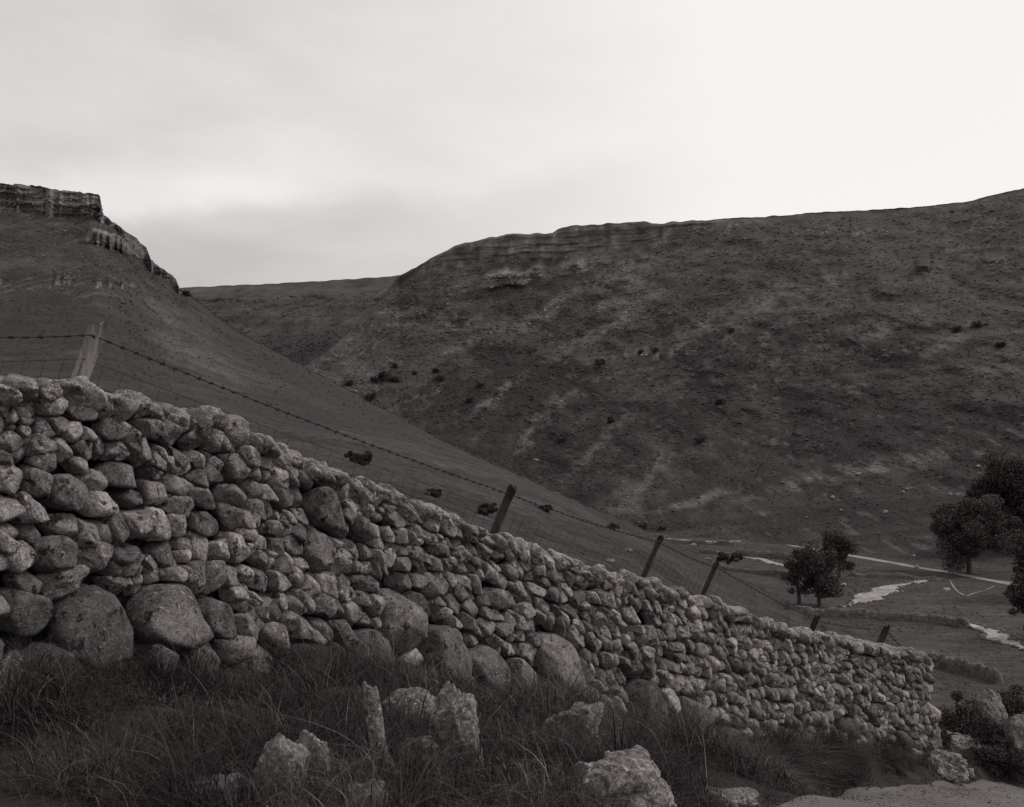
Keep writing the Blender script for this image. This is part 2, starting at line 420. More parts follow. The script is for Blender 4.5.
Fc = np.stack([i+j, i+k, i+n+k, i+n+j], -1).reshape(-1, 4); e0 = (len(sg)-1)*n
Fc = np.concatenate([Fc, [[0, 1, 2, 3], [e0+3, e0+2, e0+1, e0]]])
add('rubble_core', V, Fc, M['stone'], wall, np.full(len(V), .15), smooth=False, loc=origin_w)  # very dark tone: shade of the gaps and holes painted into the core

# ------------------------------------------------------------------ near ground: bank, road, drop beyond
def bankw(s): return np.interp(s, [stn(-400), stn(0), stn(300), stn(560), stn(650), stn(720), stn(780), stn(870), stn(935), SEND+1.2, SEND+2.6], [3.3, 3.3, 3.3, 2.6, 1.5, .95, .62, .5, .32, .15, .15])
def ground_z(s, wd):
    zf = zfoot(s); bw_ = bankw(s)
    x, y, tx, ty = wall_at(s); X = x+ty*wd; Y = y-tx*wd
    nz = fbm(X*1.3, Y*1.3, 0, 4, 5)
    bank = zf+.02-.05*np.clip(wd, 0, 9)+.10*nz*sstep(0, .5, wd)
    road = zf-.20-.012*(wd-bw_)
    edge = sstep(bw_-.05, bw_+.28, wd)
    z = bank*(1-edge)+road*edge
    far = sstep(5.4, 6.6, wd); z = z*(1-far)+(road+.25+.1*nz)*far
    beyond = sstep(14.5, 16.6, Y)*0
    back = sstep(-.25, -.6, wd); z = z*(1-back)+(zf+.25+.12*nz+.02*wd)*back
    return z+beyond
sg = np.concatenate([np.linspace(stn(-900), SEND+3.5, 420), np.linspace(SEND+3.7, SEND+60, 90)])
wg = np.concatenate([np.linspace(-30, -1, 30), np.linspace(-.9, 7, 180), np.linspace(7.2, 45, 50)])
SS, WW = np.meshgrid(sg, wg, indexing='ij')
x, y, tx, ty = wall_at(SS)
V = np.stack([x+ty*WW, y-tx*WW, ground_z(SS, WW)], -1).reshape(-1, 3)
tag(add('ground', V, grid_faces(len(sg), len(wg)), M['bank']), kind='structure')
# road sheet: beside the wall, then it swings right in front of the bushes
def road_pt(s, wd): 
    x, y, tx, ty = wall_at(s); return np.stack([x+ty*wd, y-tx*wd, ground_z(s, wd)], -1)
sr = np.linspace(stn(-900), SEND+1.35, 320); wr = np.linspace(0, 1, 60)
SS, WR = np.meshgrid(sr, wr, indexing='ij')
jag = .04*fbm(SS*1.3, 0, 0, 4, 3)
WW = bankw(SS)+.20+jag*(WR < .5)+WR*(4.2+8*sstep(SEND-3, SEND+1.2, SS))
x, y, tx, ty = wall_at(SS)
V = np.stack([x+ty*WW, y-tx*WW, ground_z(SS, WW)+.012], -1).reshape(-1, 3)
tag(add('road', V, grid_faces(len(sr), 60), M['road']), kind='structure')

# ------------------------------------------------------------------ hills
def solve_cols(px, rf, rc, Yf, Yc, e, band, nr, g_pow=1.0, head=None):
    """columns of a slope: rows run from foot to crest, depth follows an even slope that stands up steeply in the bands of crag"""
    g = np.linspace(0, 1, nr)**g_pow
    Yo = np.zeros((len(px), nr)); Ro = np.zeros((len(px), nr))
    for k in range(len(px)):
        rows = rf[k]+(rc[k]-rf[k])*g
        if head is not None: rows = np.where(g < .86, rf[k]+(head[k]-rf[k])*g/.86, head[k]+(rc[k]-head[k])*(g-.86)/.14)
        t = np.linspace(0, 1, 500); Y = Yf[k]+(Yc[k]-Yf[k])*t
        hd_ = rc[k] if head is None else head[k]
        zf, zc = (HY-rf[k])/F*Yf[k], (HY-hd_)/F*Yc[k]
        z = zf+(zc-zf)*t**(e if np.isscalar(e) else e[k]); rw = HY-F*z/Y; rw = np.minimum.accumulate(rw)
        Yr = np.interp(-rows, -rw, Y)+np.clip(hd_-rows, 0, None)*.12
        Ro[k] = rows; Yo[k] = Yr
    m = band(np.repeat(px[:, None], nr, 1), Ro)
    d = np.diff(Yo, axis=1); mm_ = np.clip((m[:, 1:]+m[:, :-1])/2, 0, 1)
    keep_ = d*(1-.93*mm_); lost = d-keep_; carry = np.zeros(len(px)); cs = [Yo[:, 0]]
    for j in range(d.shape[1]):                      # a cliff stands still in depth; the bench above it makes the depth up again
        carry = carry+lost[:, j]; give = carry*.16*(1-mm_[:, j])**2; carry = carry-give
        cs.append(cs[-1]+keep_[:, j]+give)
    Yn = np.stack(cs, 1)
    return Ro, Yn, m
def ell(px, row, cx, cy, rx, ry, ang=0, soft=.5):
    a = math.radians(ang); dx, dy = px-cx, row-cy
    u, v = dx*math.cos(a)-dy*math.sin(a), dx*math.sin(a)+dy*math.cos(a)
    return 1-sstep(1-soft, 1+soft, np.sqrt((u/rx)**2+(v/ry)**2))

# ---- right-hand hill
px = np.arange(250, 1500, 2.0)
sky = np.interp(px, [250, 290, 303, 334, 366, 382, 398, 412, 430, 455, 485, 520, 552, 558, 580, 640, 665, 700, 760, 830, 870, 925, 965, 985, 1000, 1024, 1100, 1500], [405, 374, 368, 347, 316, 296, 277, 269, 258, 246, 238, 233.5, 233, 229, 225, 222, 223, 220, 217, 211.5, 210, 206.5, 202, 197, 193, 188, 178, 150])
sky = sky+.9*fbm(px*.11, 0, 0, 4, 8)*np.interp(px, [380, 420, 660, 720], [.4, 1.3, 1, .6])
foot = np.interp(px, [250, 560, 640, 720, 800, 900, 1024, 1500], [480, 520, 532, 540, 546, 556, 566, 585])
Yf = -FLOOR/(foot-HY)*F*1.0; Yf = smooth_n(np.where(px < 560, 340, Yf), 30)
Yc = np.interp(px, [250, 300, 400, 640, 1024, 1500], [430, 470, 610, 570, 490, 430])
def band_r(p, r):
    n = 2.0*noise(p*.05, 0, 0, 4)+1.5*noise(p*.16, 2, 0, 6)
    s_ = np.interp(p, px, sky)
    top = sstep(408, 440, p)*(1-sstep(690, 790, p)); h = np.interp(p, [410, 470, 560, 640, 700, 780], [8, 23, 28, 24, 16, 8])
    m = top*(1-sstep(h-2, h+4, r-s_+n))*sstep(1, 3, r-s_)
    c2 = np.interp(p, [400, 470, 560, 640, 700], [290, 283, 272, 262, 258]); g2 = sstep(440, 480, p)*(1-sstep(600, 660, p))*sstep(-.5, .1, noise(p*.04, 3, 0, 9))
    m = np.maximum(m, g2*(1-sstep(5, 9, np.abs(r-c2+n))))
    c3 = np.interp(p, [700, 900, 1024, 1200], [292, 272, 262, 255]); g3 = sstep(0.0, .3, noise(p*.09, 9, 0, 3))*sstep(700, 900, p)
    m = np.maximum(m, g3*(1-sstep(1.5, 4, np.abs(r-c3+n))))
    c4 = np.interp(p, [560, 640, 740], [356, 358, 346]); g4 = .6*sstep(590, 620, p)*(1-sstep(720, 750, p))*sstep(-.1, .3, noise(p*.16, 5, 0, 3))
    m = np.maximum(m, g4*(1-sstep(1.5, 4, np.abs(r-c4+n))))
    c5 = np.interp(p, [600, 1024], [236, 226]); g5 = sstep(0.0, .4, noise(p*.05, 15, 0, 3))*sstep(690, 730, p)
    m = np.maximum(m, .7*g5*(1-sstep(1.5, 4, np.abs(r-c5+n))))
    return m
Rr, Yr, mr_ = solve_cols(px, foot, sky, Yf, Yc, 1.45, band_r, 330, head=smooth_n(sky+np.interp(px, [400, 430, 480, 560, 640, 700, 760], [1, 8, 20, 26, 22, 8, 1]), 24))
PX = np.repeat(px[:, None], Rr.shape[1], 1)
wx, wy, wz = (PX-CX)/F*Yr, Yr, (HY-Rr)/F*Yr
# gullies and spurs run down and to the left across the face
u = wx*.80+wz*.75; vv = -wx*.5+wz*.75
rel = 9*fbm(wx/110, wz/70, 0, 3, 21)+3.6*fbm(u/60, vv/22, 1, 4, 22)+1.6*fbm(wx/9, wz/6, 3, 4, 23)
fl = (fbm(wx/4.0, wz/9, 0, 4, 31)*1.5+fbm(wx/40, wz/2.2, 4, 3, 33)*.9)*mr_
fade = sstep(0, .06, np.linspace(0, 1, 330))[None]
Yr2 = Yr+(rel*(1-.5*mr_)+fl)*fade*np.interp(Rr-np.repeat(sky[:, None], 330, 1), [0, 6, 30], [.15, .5, 1])
# surface cover
n1 = fbm(u/26, vv/9, 0, 5, 41, .6); n2 = fbm(wx/46, wz/34, 2, 4, 42); n3 = fbm(wx/3.5, wz/3.5, 1, 3, 43)
low = sstep(260, 520, Rr)
ca_, sa_ = math.cos(math.radians(38)), math.sin(math.radians(38))
al, ac = wx*ca_+wz*sa_, -wx*sa_+wz*ca_                     # along and across the scree runs
n4 = fbm(wx/7, wz/5, 5, 4, 47, .65)
apron = sstep(470, 505, Rr)*sstep(640, 720, PX)
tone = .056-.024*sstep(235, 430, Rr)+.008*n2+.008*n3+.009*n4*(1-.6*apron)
ledge = sstep(.18, .5, fbm(wx/55, (wz+4*noise(wx/40, 0, 0, 49))/2.6, 0, 3, 44))*sstep(-.1, .4, noise(wx/30, wz/14, 0, 45))*(1-sstep(330, 420, Rr)*.8)
tone = tone+.030*ledge
runs = sstep(.12, .6, fbm(al/48, ac/5.5, 2, 4, 48))*sstep(290, 330, Rr)*(1-sstep(700, 830, PX)*.75)*sstep(-.3, .3, noise(wx/45, wz/30, 0, 52))
tone = tone+.013*runs*(.75+.5*n3)
terr = fbm((wx-al*.2)/90, (Rr-440-(1024-PX)*.10)/4.5, 2, 3, 46)*sstep(470, 500, Rr+(1024-PX)*-.02)
tone = tone+.012*terr
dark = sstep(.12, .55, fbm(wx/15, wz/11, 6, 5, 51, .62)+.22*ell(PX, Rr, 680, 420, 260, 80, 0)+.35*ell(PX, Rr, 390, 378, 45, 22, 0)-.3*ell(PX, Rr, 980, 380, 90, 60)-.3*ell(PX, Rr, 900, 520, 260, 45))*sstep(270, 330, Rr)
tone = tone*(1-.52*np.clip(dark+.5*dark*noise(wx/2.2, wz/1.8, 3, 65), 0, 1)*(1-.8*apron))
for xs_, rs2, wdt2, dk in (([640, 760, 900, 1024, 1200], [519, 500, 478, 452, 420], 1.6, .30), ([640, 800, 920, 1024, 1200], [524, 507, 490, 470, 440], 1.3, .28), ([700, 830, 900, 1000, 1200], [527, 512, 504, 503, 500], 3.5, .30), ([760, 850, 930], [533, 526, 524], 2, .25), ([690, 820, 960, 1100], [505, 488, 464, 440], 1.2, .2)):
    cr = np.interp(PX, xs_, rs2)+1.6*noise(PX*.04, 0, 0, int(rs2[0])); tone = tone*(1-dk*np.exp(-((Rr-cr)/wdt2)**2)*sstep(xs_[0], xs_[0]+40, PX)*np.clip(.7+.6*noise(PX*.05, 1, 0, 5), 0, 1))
scr = 0
for c in [(545, 312, 44, 5, 28), (600, 330, 60, 6, 30), (465, 345, 26, 4, 35), (500, 395, 34, 5, 38), (535, 425, 34, 6, 55), (560, 405, 26, 4, 40), (646, 488, 34, 7, 55), (626, 506, 24, 14, 25), (657, 465, 16, 4, 65), (885, 464, 62, 9, 11), (872, 466, 40, 6, 13), (815, 480, 66, 6, 17),
          (940, 455, 24, 5, 8), (1000, 372, 46, 22, 20), (950, 340, 30, 10, 30), (800, 300, 60, 16, 15), (690, 330, 40, 9, 30), (430, 390, 22, 4, 30), (1000, 432, 30, 3, 3), (610, 285, 60, 6, 8), (870, 330, 60, 12, 12),
          (590, 455, 40, 5, 50), (700, 500, 60, 4, 18), (560, 262, 120, 12, 4)]:
    jx = 7*noise(PX*.06, Rr*.09, c[0], 61); jy = 4*noise(PX*.06, Rr*.09, c[1], 62)
    scr = np.maximum(scr, ell(PX+jx, Rr+jy, *c, soft=.75)*(.62 if c[1] > 280 and c[2] > 45 and c[3] > 9 else 1))
n5 = noise(wx/1.3, wz/1.1, 4, 64)
scr = scr*np.clip(.5+.55*n1+.5*n3+.55*n5+.3*runs, 0, 1.15)
tone = tone+(.13-tone)*np.clip(scr, 0, 1)*.75
fan = np.maximum(ell(PX+5*noise(PX*.08, Rr*.08, 0, 63), Rr, 622, 505, 22, 15, 30, .6), np.maximum(ell(PX, Rr, 642, 487, 26, 4, 48, .6), ell(PX, Rr, 657, 466, 13, 3, 62, .6)))
tone = tone+(.095-tone)*fan*np.clip(.7+.5*n3+.4*n4, 0, 1)
rk = mr_*np.clip(.75+.5*fbm(wx/6, wz/4, 0, 3, 71), 0, 1)
tone = tone+(.165+.05*fbm(wx/2.5, wz/5, 0, 3, 72)+.04*fbm(wx/40, wz/1.8, 0, 3, 73)-tone)*rk
spk = sstep(.7, .9, noise(wx/1.6, wz/1.3, 0, 81)+.3*noise(wx/40, wz/12, 0, 82))
tone = tone+(.16-tone)*spk*.35*(1-.7*low*(PX < 760))
tone = np.clip(tone, .022, .4)
x0, y0, z0 = (PX-CX)/F*Yr2, Yr2, (HY-Rr)/F*Yr2
ext = []
for dY in (12, 60, 400):
    Yb = Yr2[:, -1]+dY; ext.append(np.stack([(px-CX)/F*Yb, Yb, z0[:, -1]-.4-.03*dY], -1)[:, None])
G = np.concatenate([np.stack([(px-CX)/F*Yf, Yf-14, np.full_like(Yf, FLOOR-5)], -1)[:, None], np.stack([x0, y0, z0], -1)]+ext, 1)
TN = np.concatenate([tone[:, :1], tone, tone[:, -1:], tone[:, -1:], tone[:, -1:]], 1)
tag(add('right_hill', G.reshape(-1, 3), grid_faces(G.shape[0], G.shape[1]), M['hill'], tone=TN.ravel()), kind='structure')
hill_right = (px, Rr, Yr2); TONE_R = tone
def on_right(p, r):
    k = int(np.argmin(np.abs(hill_right[0]-p))); return P(p, r, float(np.interp(-r, -Rr[k], Yr2[k])))

# ---- the moor at the head of the dale
px = np.arange(100, 520, 3.0)
sky = np.interp(px, [100, 180, 240, 300, 360, 400, 520], [292, 287.5, 285, 282, 278.5, 275.5, 268])+.5*fbm(px*.09, 0, 0, 3, 5)
nr = 120; ft = np.full_like(px, 400.)
Rm, Ym, mm = solve_cols(px, ft, sky, np.full_like(px, 520.), np.full_like(px, 900.), 1.0, lambda p, r: .8*(1-sstep(1, 3, np.abs(r-300-4*noise(p*.02, 0, 0, 5))))*sstep(0, .3, noise(p*.05, 1, 0, 2)), nr)
PX = np.repeat(px[:, None], nr, 1); wx, wz = (PX-CX)/F*Ym, (HY-Rm)/F*Ym
Ym2 = Ym+(9*fbm(wx/90, wz/40, 0, 4, 91)-14*ell(PX, Rm, 290, 360, 60, 24, 20)+10*fbm((wx+wz)/60, (wx-wz)/18, 0, 3, 95))*sstep(0, .1, (Rm-np.repeat(sky[:, None], nr, 1))/100)
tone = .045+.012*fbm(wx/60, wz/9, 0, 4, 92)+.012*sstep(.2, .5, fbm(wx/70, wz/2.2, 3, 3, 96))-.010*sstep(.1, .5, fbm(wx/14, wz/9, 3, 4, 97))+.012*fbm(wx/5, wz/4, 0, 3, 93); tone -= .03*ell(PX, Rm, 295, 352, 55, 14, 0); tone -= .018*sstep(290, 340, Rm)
V = np.stack([(PX-CX)/F*Ym2, Ym2, (HY-Rm)/F*Ym2], -1)
eb = np.stack([(px-CX)/F*1400, np.full_like(px, 1400.), V[:, -1, 2]-8], -1)[:, None]
V = np.concatenate([V, eb], 1); T2 = np.concatenate([tone, tone[:, -1:]], 1); MO = (PX, Rm, Ym2, tone)
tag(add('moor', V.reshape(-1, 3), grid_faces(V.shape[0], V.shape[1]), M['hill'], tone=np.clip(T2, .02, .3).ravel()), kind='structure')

# ---- left-hand hill with its crag, running down to the fence behind the wall
px = np.concatenate([np.arange(-900, -20, 10.), np.arange(-20, 190, 1.), np.arange(190, 960, 2.)])
sky = np.interp(px, [-900, -300, 0, 30, 60, 85, 98, 100, 101.5, 103.5, 112, 125, 136, 146, 151, 160, 170, 176, 179, 200, 240, 300, 350, 400, 450, 500, 570, 640, 700, 740, 790, 850, 960], [120, 160, 183, 185, 190, 192.5, 194.5, 197, 206, 215, 221, 231, 238, 247, 260, 267, 274, 279, 288, 304, 333, 365, 391, 418, 444, 468, 498, 527, 556, 577, 603, 645, 735])
sky = sky+.8*fbm(px*.25, 0, 0, 3, 18)*(px < 181)+np.where(px >= 181, .7*fbm(px*.12, 3, 0, 4, 19)+1.5*fbm(px*.018, 3, 0, 2, 20), 0)*(px < 800)
Y0 = np.interp(px, WT[:, 0], wY)+np.interp(px, [-900, 0, 512, 800], [.3, .55, 1.0, 1.2])
zt = np.interp(px, WT[:, 0], wT)-np.interp(px, [0, 512, 700, 850], [.75, .95, 1.2, 1.6]); rf = HY-zt/Y0*F
Yc = np.interp(px, [-900, 0, 100, 180, 300, 500, 640, 700, 740, 790, 850, 960], [215, 255, 262, 280, 290, 298, 300, 180, 120, 62, 28, 20])
sky = np.minimum(sky, rf-4)
hcl = np.interp(px, [-900, 0, 60, 101, 104, 125, 140, 151, 155, 166, 178, 182], [30, 27, 26, 21, 5, 8, 14, 14, 8, 9, 9, 0])
def band_l(p, r):
    n = 1.8*noise(p*.12, 0, 0, 14)+1.2*noise(p*.4, 2, 0, 16)
    s_ = np.interp(p, px, sky); h = np.interp(p, px, hcl)
    m = (1-sstep(h-1.5, h+1.5, r-s_+n))*(h > .5)*sstep(.3, 1.2, r-s_)
    c2 = np.interp(p, [60, 90, 120, 150], [226, 234, 244, 254]); g2 = sstep(75, 95, p)*(1-sstep(148, 156, p))
    m = np.maximum(m, g2*(1-sstep(6, 9, np.abs(r-c2+n))))
    c3 = np.interp(p, [0, 60, 130], [281, 283, 285]); g3 = (1-sstep(120, 140, p))*sstep(-.35, .1, noise(p*.11, 4, 0, 19))
    m = np.maximum(m, 1.0*g3*sstep(.0, .35, noise(p*.21, 8, 0, 29))*(1-sstep(1.5, 3.5, np.abs(r-c3+n))))
    return m
nr = 360
Rl, Yl, ml = solve_cols(px, rf, sky, Y0, Yc, np.interp(px, [-900, 0, 300, 500, 640, 700], [2.0, 2.0, 1.75, 1.4, 1.1, 1.0]), band_l, nr, head=np.concatenate([(sky+hcl)[:88], smooth_n((sky+hcl)[88:298], 9), (sky+hcl)[298:]]))
PX = np.repeat(px[:, None], nr, 1); SKY = np.repeat(sky[:, None], nr, 1)
wx, wy, wz = (PX-CX)/F*Yl, Yl, (HY-Rl)/F*Yl
amp = np.clip(Yl/280, 0, 1); HEAD = np.repeat(np.concatenate([(sky+hcl)[:88], smooth_n((sky+hcl)[88:298], 9), (sky+hcl)[298:]])[:, None], nr, 1)
rel = (7*fbm(wx/80, wy/60, 0, 3, 121)+3.4*fbm(wx/18, wy/18, 0, 4, 122)+.8*fbm(wx/5, wy/5, 0, 3, 124))*amp**1.5*np.interp(Rl-HEAD, [-4, 5, 30], [.1, .5, 1])
fl = (fbm(wx/3.6, wz/4, 0, 4, 131)*.9+fbm(wx/26, wz/1.3, 4, 3, 133)*.55)*ml
Yl2 = Yl+rel*(1-.5*ml)+fl
lumpz = .10*fbm(wx/.9, wy/.9, 0, 3, 140)*sstep(5, 8, Yl)*(1-sstep(60, 90, Yl))
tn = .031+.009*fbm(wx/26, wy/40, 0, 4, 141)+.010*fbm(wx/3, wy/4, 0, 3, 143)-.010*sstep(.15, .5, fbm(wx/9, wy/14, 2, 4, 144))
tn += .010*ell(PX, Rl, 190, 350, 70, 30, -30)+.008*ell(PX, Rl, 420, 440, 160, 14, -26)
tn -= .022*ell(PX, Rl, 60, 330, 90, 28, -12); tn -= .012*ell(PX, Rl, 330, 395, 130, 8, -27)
sc2 = 0
for c in [(165, 315, 26, 6, -30), (180, 345, 30, 8, -25), (30, 225, 30, 5, 0), (40, 262, 50, 6, 0), (60, 350, 30, 5, -10), (220, 372, 30, 4, -20)]:
    sc2 = np.maximum(sc2, ell(PX+6*noise(PX*.1, Rl*.1, 0, 3), Rl+4*noise(PX*.1, Rl*.1, 4, 3), *c, soft=.8))
tn = tn+(.09-tn)*sc2*.5*np.clip(.6+.7*fbm(wx/5, wz/3, 0, 3, 150), 0, 1)
rk = ml*np.clip(.8+.5*fbm(wx/3, wz/2, 0, 3, 171), 0, 1); tn = tn+(.17+.04*fbm(wx/1.6, wz/2.2, 0, 3, 172)+.05*fbm(wx/22, wz/.9, 0, 2, 173)-tn)*rk
spk = sstep(.62, .8, noise(wx/.6, wz/1.5, 0, 181)+.35*noise(wx/20, wz/8, 0, 182))*(Rl < 300)*(PX < 190); tn = tn+(.16-tn)*spk*.3
tn = np.clip(tn, .025, .4)
V = np.stack([(PX-CX)/F*Yl2, Yl2, (HY-Rl)/F*Yl2+lumpz], -1)
ext = []
for dY in (4, 12, 40, 110):
    Yb = Yl2[:, -1]+dY; ext.append(np.stack([(px-CX)/F*Yb, Yb, V[:, -1, 2]-.02-dY*np.interp(px, [0, 100, 200, 640, 700], [.05, .1, .5, .3, .45])], -1)[:, None])
pre = np.stack([V[:, 0, 0], V[:, 0, 1]-.25, V[:, 0, 2]-1.2], -1)[:, None]
V = np.concatenate([pre, V]+ext, 1); T2 = np.concatenate([tn[:, :1], tn]+[tn[:, -1:]]*4, 1)
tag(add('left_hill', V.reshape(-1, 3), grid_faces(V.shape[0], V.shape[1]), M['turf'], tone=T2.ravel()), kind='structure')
LP = px
def on_left(p, r):
    k = int(np.argmin(np.abs(LP-p))); Y = float(np.interp(-r, -Rl[k], Yl2[k])); return P(p, r, Y)

def clumps(name, PXg, Rg, Yg, Zoff, Tg, n, wpx, hpx, tmul, label, seed, pmin, pmax, mask=None, mat='tuft', tch=(.75, .9, 1., 1.15, 1.4), cat_='grass'):
    """low domes standing on a slope: tussocks, bracken, scree blocks"""
    rs_ = R(seed); ok = np.where((PXg[:-1, 0] > pmin) & (PXg[:-1, 0] < pmax))[0]
    i = ok[rs_.randint(len(ok), size=n)]; j = rs_.randint(1, PXg.shape[1]-14, size=n)
    if mask is not None: m_ = rs_.rand(n) < mask(PXg[i, j], Rg[i, j]); i, j = i[m_], j[m_]; n = len(i)
    Y_ = Yg[i, j]; B = np.stack([(PXg[i, j]-CX)/F*Y_+rs_.normal(0, 1, n)*Y_/F, Y_, (HY-Rg[i, j])/F*Y_+Zoff[i, j]], 1)
    D, Fc = ico(1); D = D-np.array([0, 0, .15]); sz_ = Y_/F*rs_.uniform(.5, 1.6, n)*sstep(25, 100, Y_)
    V = D[None]*np.stack([wpx*sz_*rs_.uniform(.7, 1.4, n), wpx*sz_*rs_.uniform(.7, 1.4, n), hpx*sz_*rs_.uniform(.6, 1.4, n)], 1)[:, None]*(1+.25*rs_.randn(n, len(D), 1).clip(-1, 1))+B[:, None]
    Fc = (Fc[None]+(np.arange(n)*len(D))[:, None, None]).reshape(-1, 3)
    t = np.repeat((tmul*Tg[i, j] if tmul > 0 else -tmul)*rs_.choice(tch, n), len(D))
    return tag(add(name, V.reshape(-1, 3), Fc, M[mat], tone=np.clip(t, .02, .3), smooth=True), label, cat_, kind='stuff')
clumps('hill_tussocks', PX, Rl, Yl2, lumpz, tn, 24000, .95, .42, 1.7, 'coarse tussocks all over the left hill', 7, -60, 800)
clumps('scree', PX, Rl, Yl2, lumpz, tn, 9000, .7, .65, -.13, 'pale limestone blocks strewn below the crags of the left hill', 17, -60, 190, lambda p, r: .6*(r < 300)*sstep(-.1, .5, noise(p*.06, r*.09, 0, 4)), cat_='scree')
def MR_OK(p, r):
    k = np.clip(((p-hill_right[0][0])/2).astype(int), 0, len(hill_right[0])-1); return (r-Rq[k, -1]) > np.interp(p, [400, 470, 560, 640, 700], [6, 24, 30, 26, 6])
px_, Rq, Yq = hill_right; PQ = np.repeat(px_[:, None], 330, 1)
clumps('bracken', PQ, Rq, Yq, 0*Rq, TONE_R, 34000, 1.05, .6, 1.75, 'low bracken and thorn scrub all over the right hill', 8, 290, 1100, lambda p, r: 1.*(MR_OK(p, r)), tch=(.7, .85, 1., 1.2, 1.5))
clumps('scree', PQ, Rq, Yq, 0*Rq, TONE_R, 9000, .6, .55, -.11, 'pale limestone blocks scattered over the right hill', 9, 300, 1100, lambda p, r: .5*sstep(-.1, .5, noise(p*.03, r*.05, 0, 6)), cat_='scree')
clumps('heather', MO[0], MO[1], MO[2], 0*MO[1], MO[3], 9000, .9, .45, 1.7, 'rough heather covering the distant moor', 27, 170, 430)
# ------------------------------------------------------------------ valley floor
n = 120; a = np.linspace(0, 2*math.pi, 97)[:-1]; rr = np.concatenate([[0.], np.geomspace(8, 6000, 70)])
V = [[0, 0, FLOOR]]; 
for q in rr[1:]:
    for t in a: V.append([math.cos(t)*q, math.sin(t)*q, FLOOR])
V = np.array(V); Fq = []
for k in range(len(rr)-2):
    b0 = 1+k*96; j = np.arange(96); Fq.append(np.stack([b0+j, b0+96+j, b0+96+(j+1) % 96, b0+(j+1) % 96], 1))
cap = np.array([[0, 1+j, 1+(j+1) % 96, 1+(j+1) % 96] for j in range(96)])
me = bpy.data.meshes.new('valley_floor'); me.from_pydata(V.tolist(), [], [tuple(f) for f in np.concatenate(Fq).tolist()]+[(0, 1+j, 1+(j+1) % 96) for j in range(96)])
me.materials.append(M['field']); o = bpy.data.objects.new('valley_floor', me); C.objects.link(o); tag(o, kind='structure')
def fp(p, r, dz=0.0):
    Y = -(FLOOR+dz)/(r-HY)*F; return np.array([(p-CX)/F*Y, Y, FLOOR+dz])
def ribbon(name, line, mat, dz=.05, seed=0, jag=.12, sub=14):
    """a strip on the valley floor through (column, row, half width in metres)"""
    L_ = np.array([list(fp(p, r, dz))+[h] for p, r, h in line]); t = np.arange(len(L_)); tt = np.linspace(0, len(L_)-1, (len(L_)-1)*sub+1)
    Q = np.stack([np.interp(tt, t, L_[:, k]) for k in range(4)], 1)
    k = 7; kern = np.hanning(2*k+1); kern /= kern.sum()
    Q = np.stack([np.convolve(np.pad(Q[:, c], k, mode='reflect', reflect_type='odd'), kern, 'valid') for c in range(4)], 1)
    T = np.gradient(Q[:, :2], axis=0); T /= np.linalg.norm(T, axis=1)[:, None]; Nn = np.stack([-T[:, 1], T[:, 0]], 1)
    rows = []
    for k in np.linspace(-1, 1, 7):
        jg = 1+jag*fbm(tt*2.1, k*2, seed, 3, seed)*6*abs(k)
        rows.append(np.concatenate([Q[:, :2]+Nn*(Q[:, 3:4]*k*np.clip(jg, .2, 2)[:, None]), np.full((len(Q), 1), FLOOR+dz)], 1))
    V = np.stack(rows, 1)
    return tag(add(name, V.reshape(-1, 3), grid_faces(len(Q), 7), mat, smooth=False), kind='structure')
ribbon('farm_track', [(640, 529, .8), (700, 533, .8), (750, 536, 1.0), (775, 541, 1.1), (800, 547, 1.1), (860, 557, 1.2), (915, 567, 1.2), (960, 574, 1.3), (1000, 582, 1.4), (1060, 594, 1.4), (1200, 620, 1.4)], M['track'], .06, 3, .04)
ribbon('stream', [(843, 607, .2), (856, 603, .9), (868, 598, 1.9), (880, 591, 2.1), (893, 586, 1.2), (912, 583, .8), (930, 580, .9), (942, 578.5, .4)], M['gravel'], .05, 5, .07)
ribbon('stream', [(965, 622, .3), (978, 627, 1.2), (992, 634, 1.7), (1003, 640, 1.3), (1015, 645, .8), (1040, 655, 1.0)], M['gravel'], .05, 6, .08)
ribbon('stream', [(645, 537, .6), (690, 540, .9), (715, 542, 1.4), (740, 541, .9), (760, 538, .5)], M['gravel'], .05, 7, .08)
ribbon('stream', [(728, 553, .3), (745, 556, 1.0), (775, 563, 1.4), (795, 568, 1.0), (815, 571, .4)], M['gravel'], .05, 8, .08)
ribbon('footpath', [(950, 580, .1), (953, 586, .14), (958, 592, .16), (966, 596, .2), (974, 593, .14), (985, 590.5, .14), (994, 586, .1)], M['track'], .05, 9, .05)

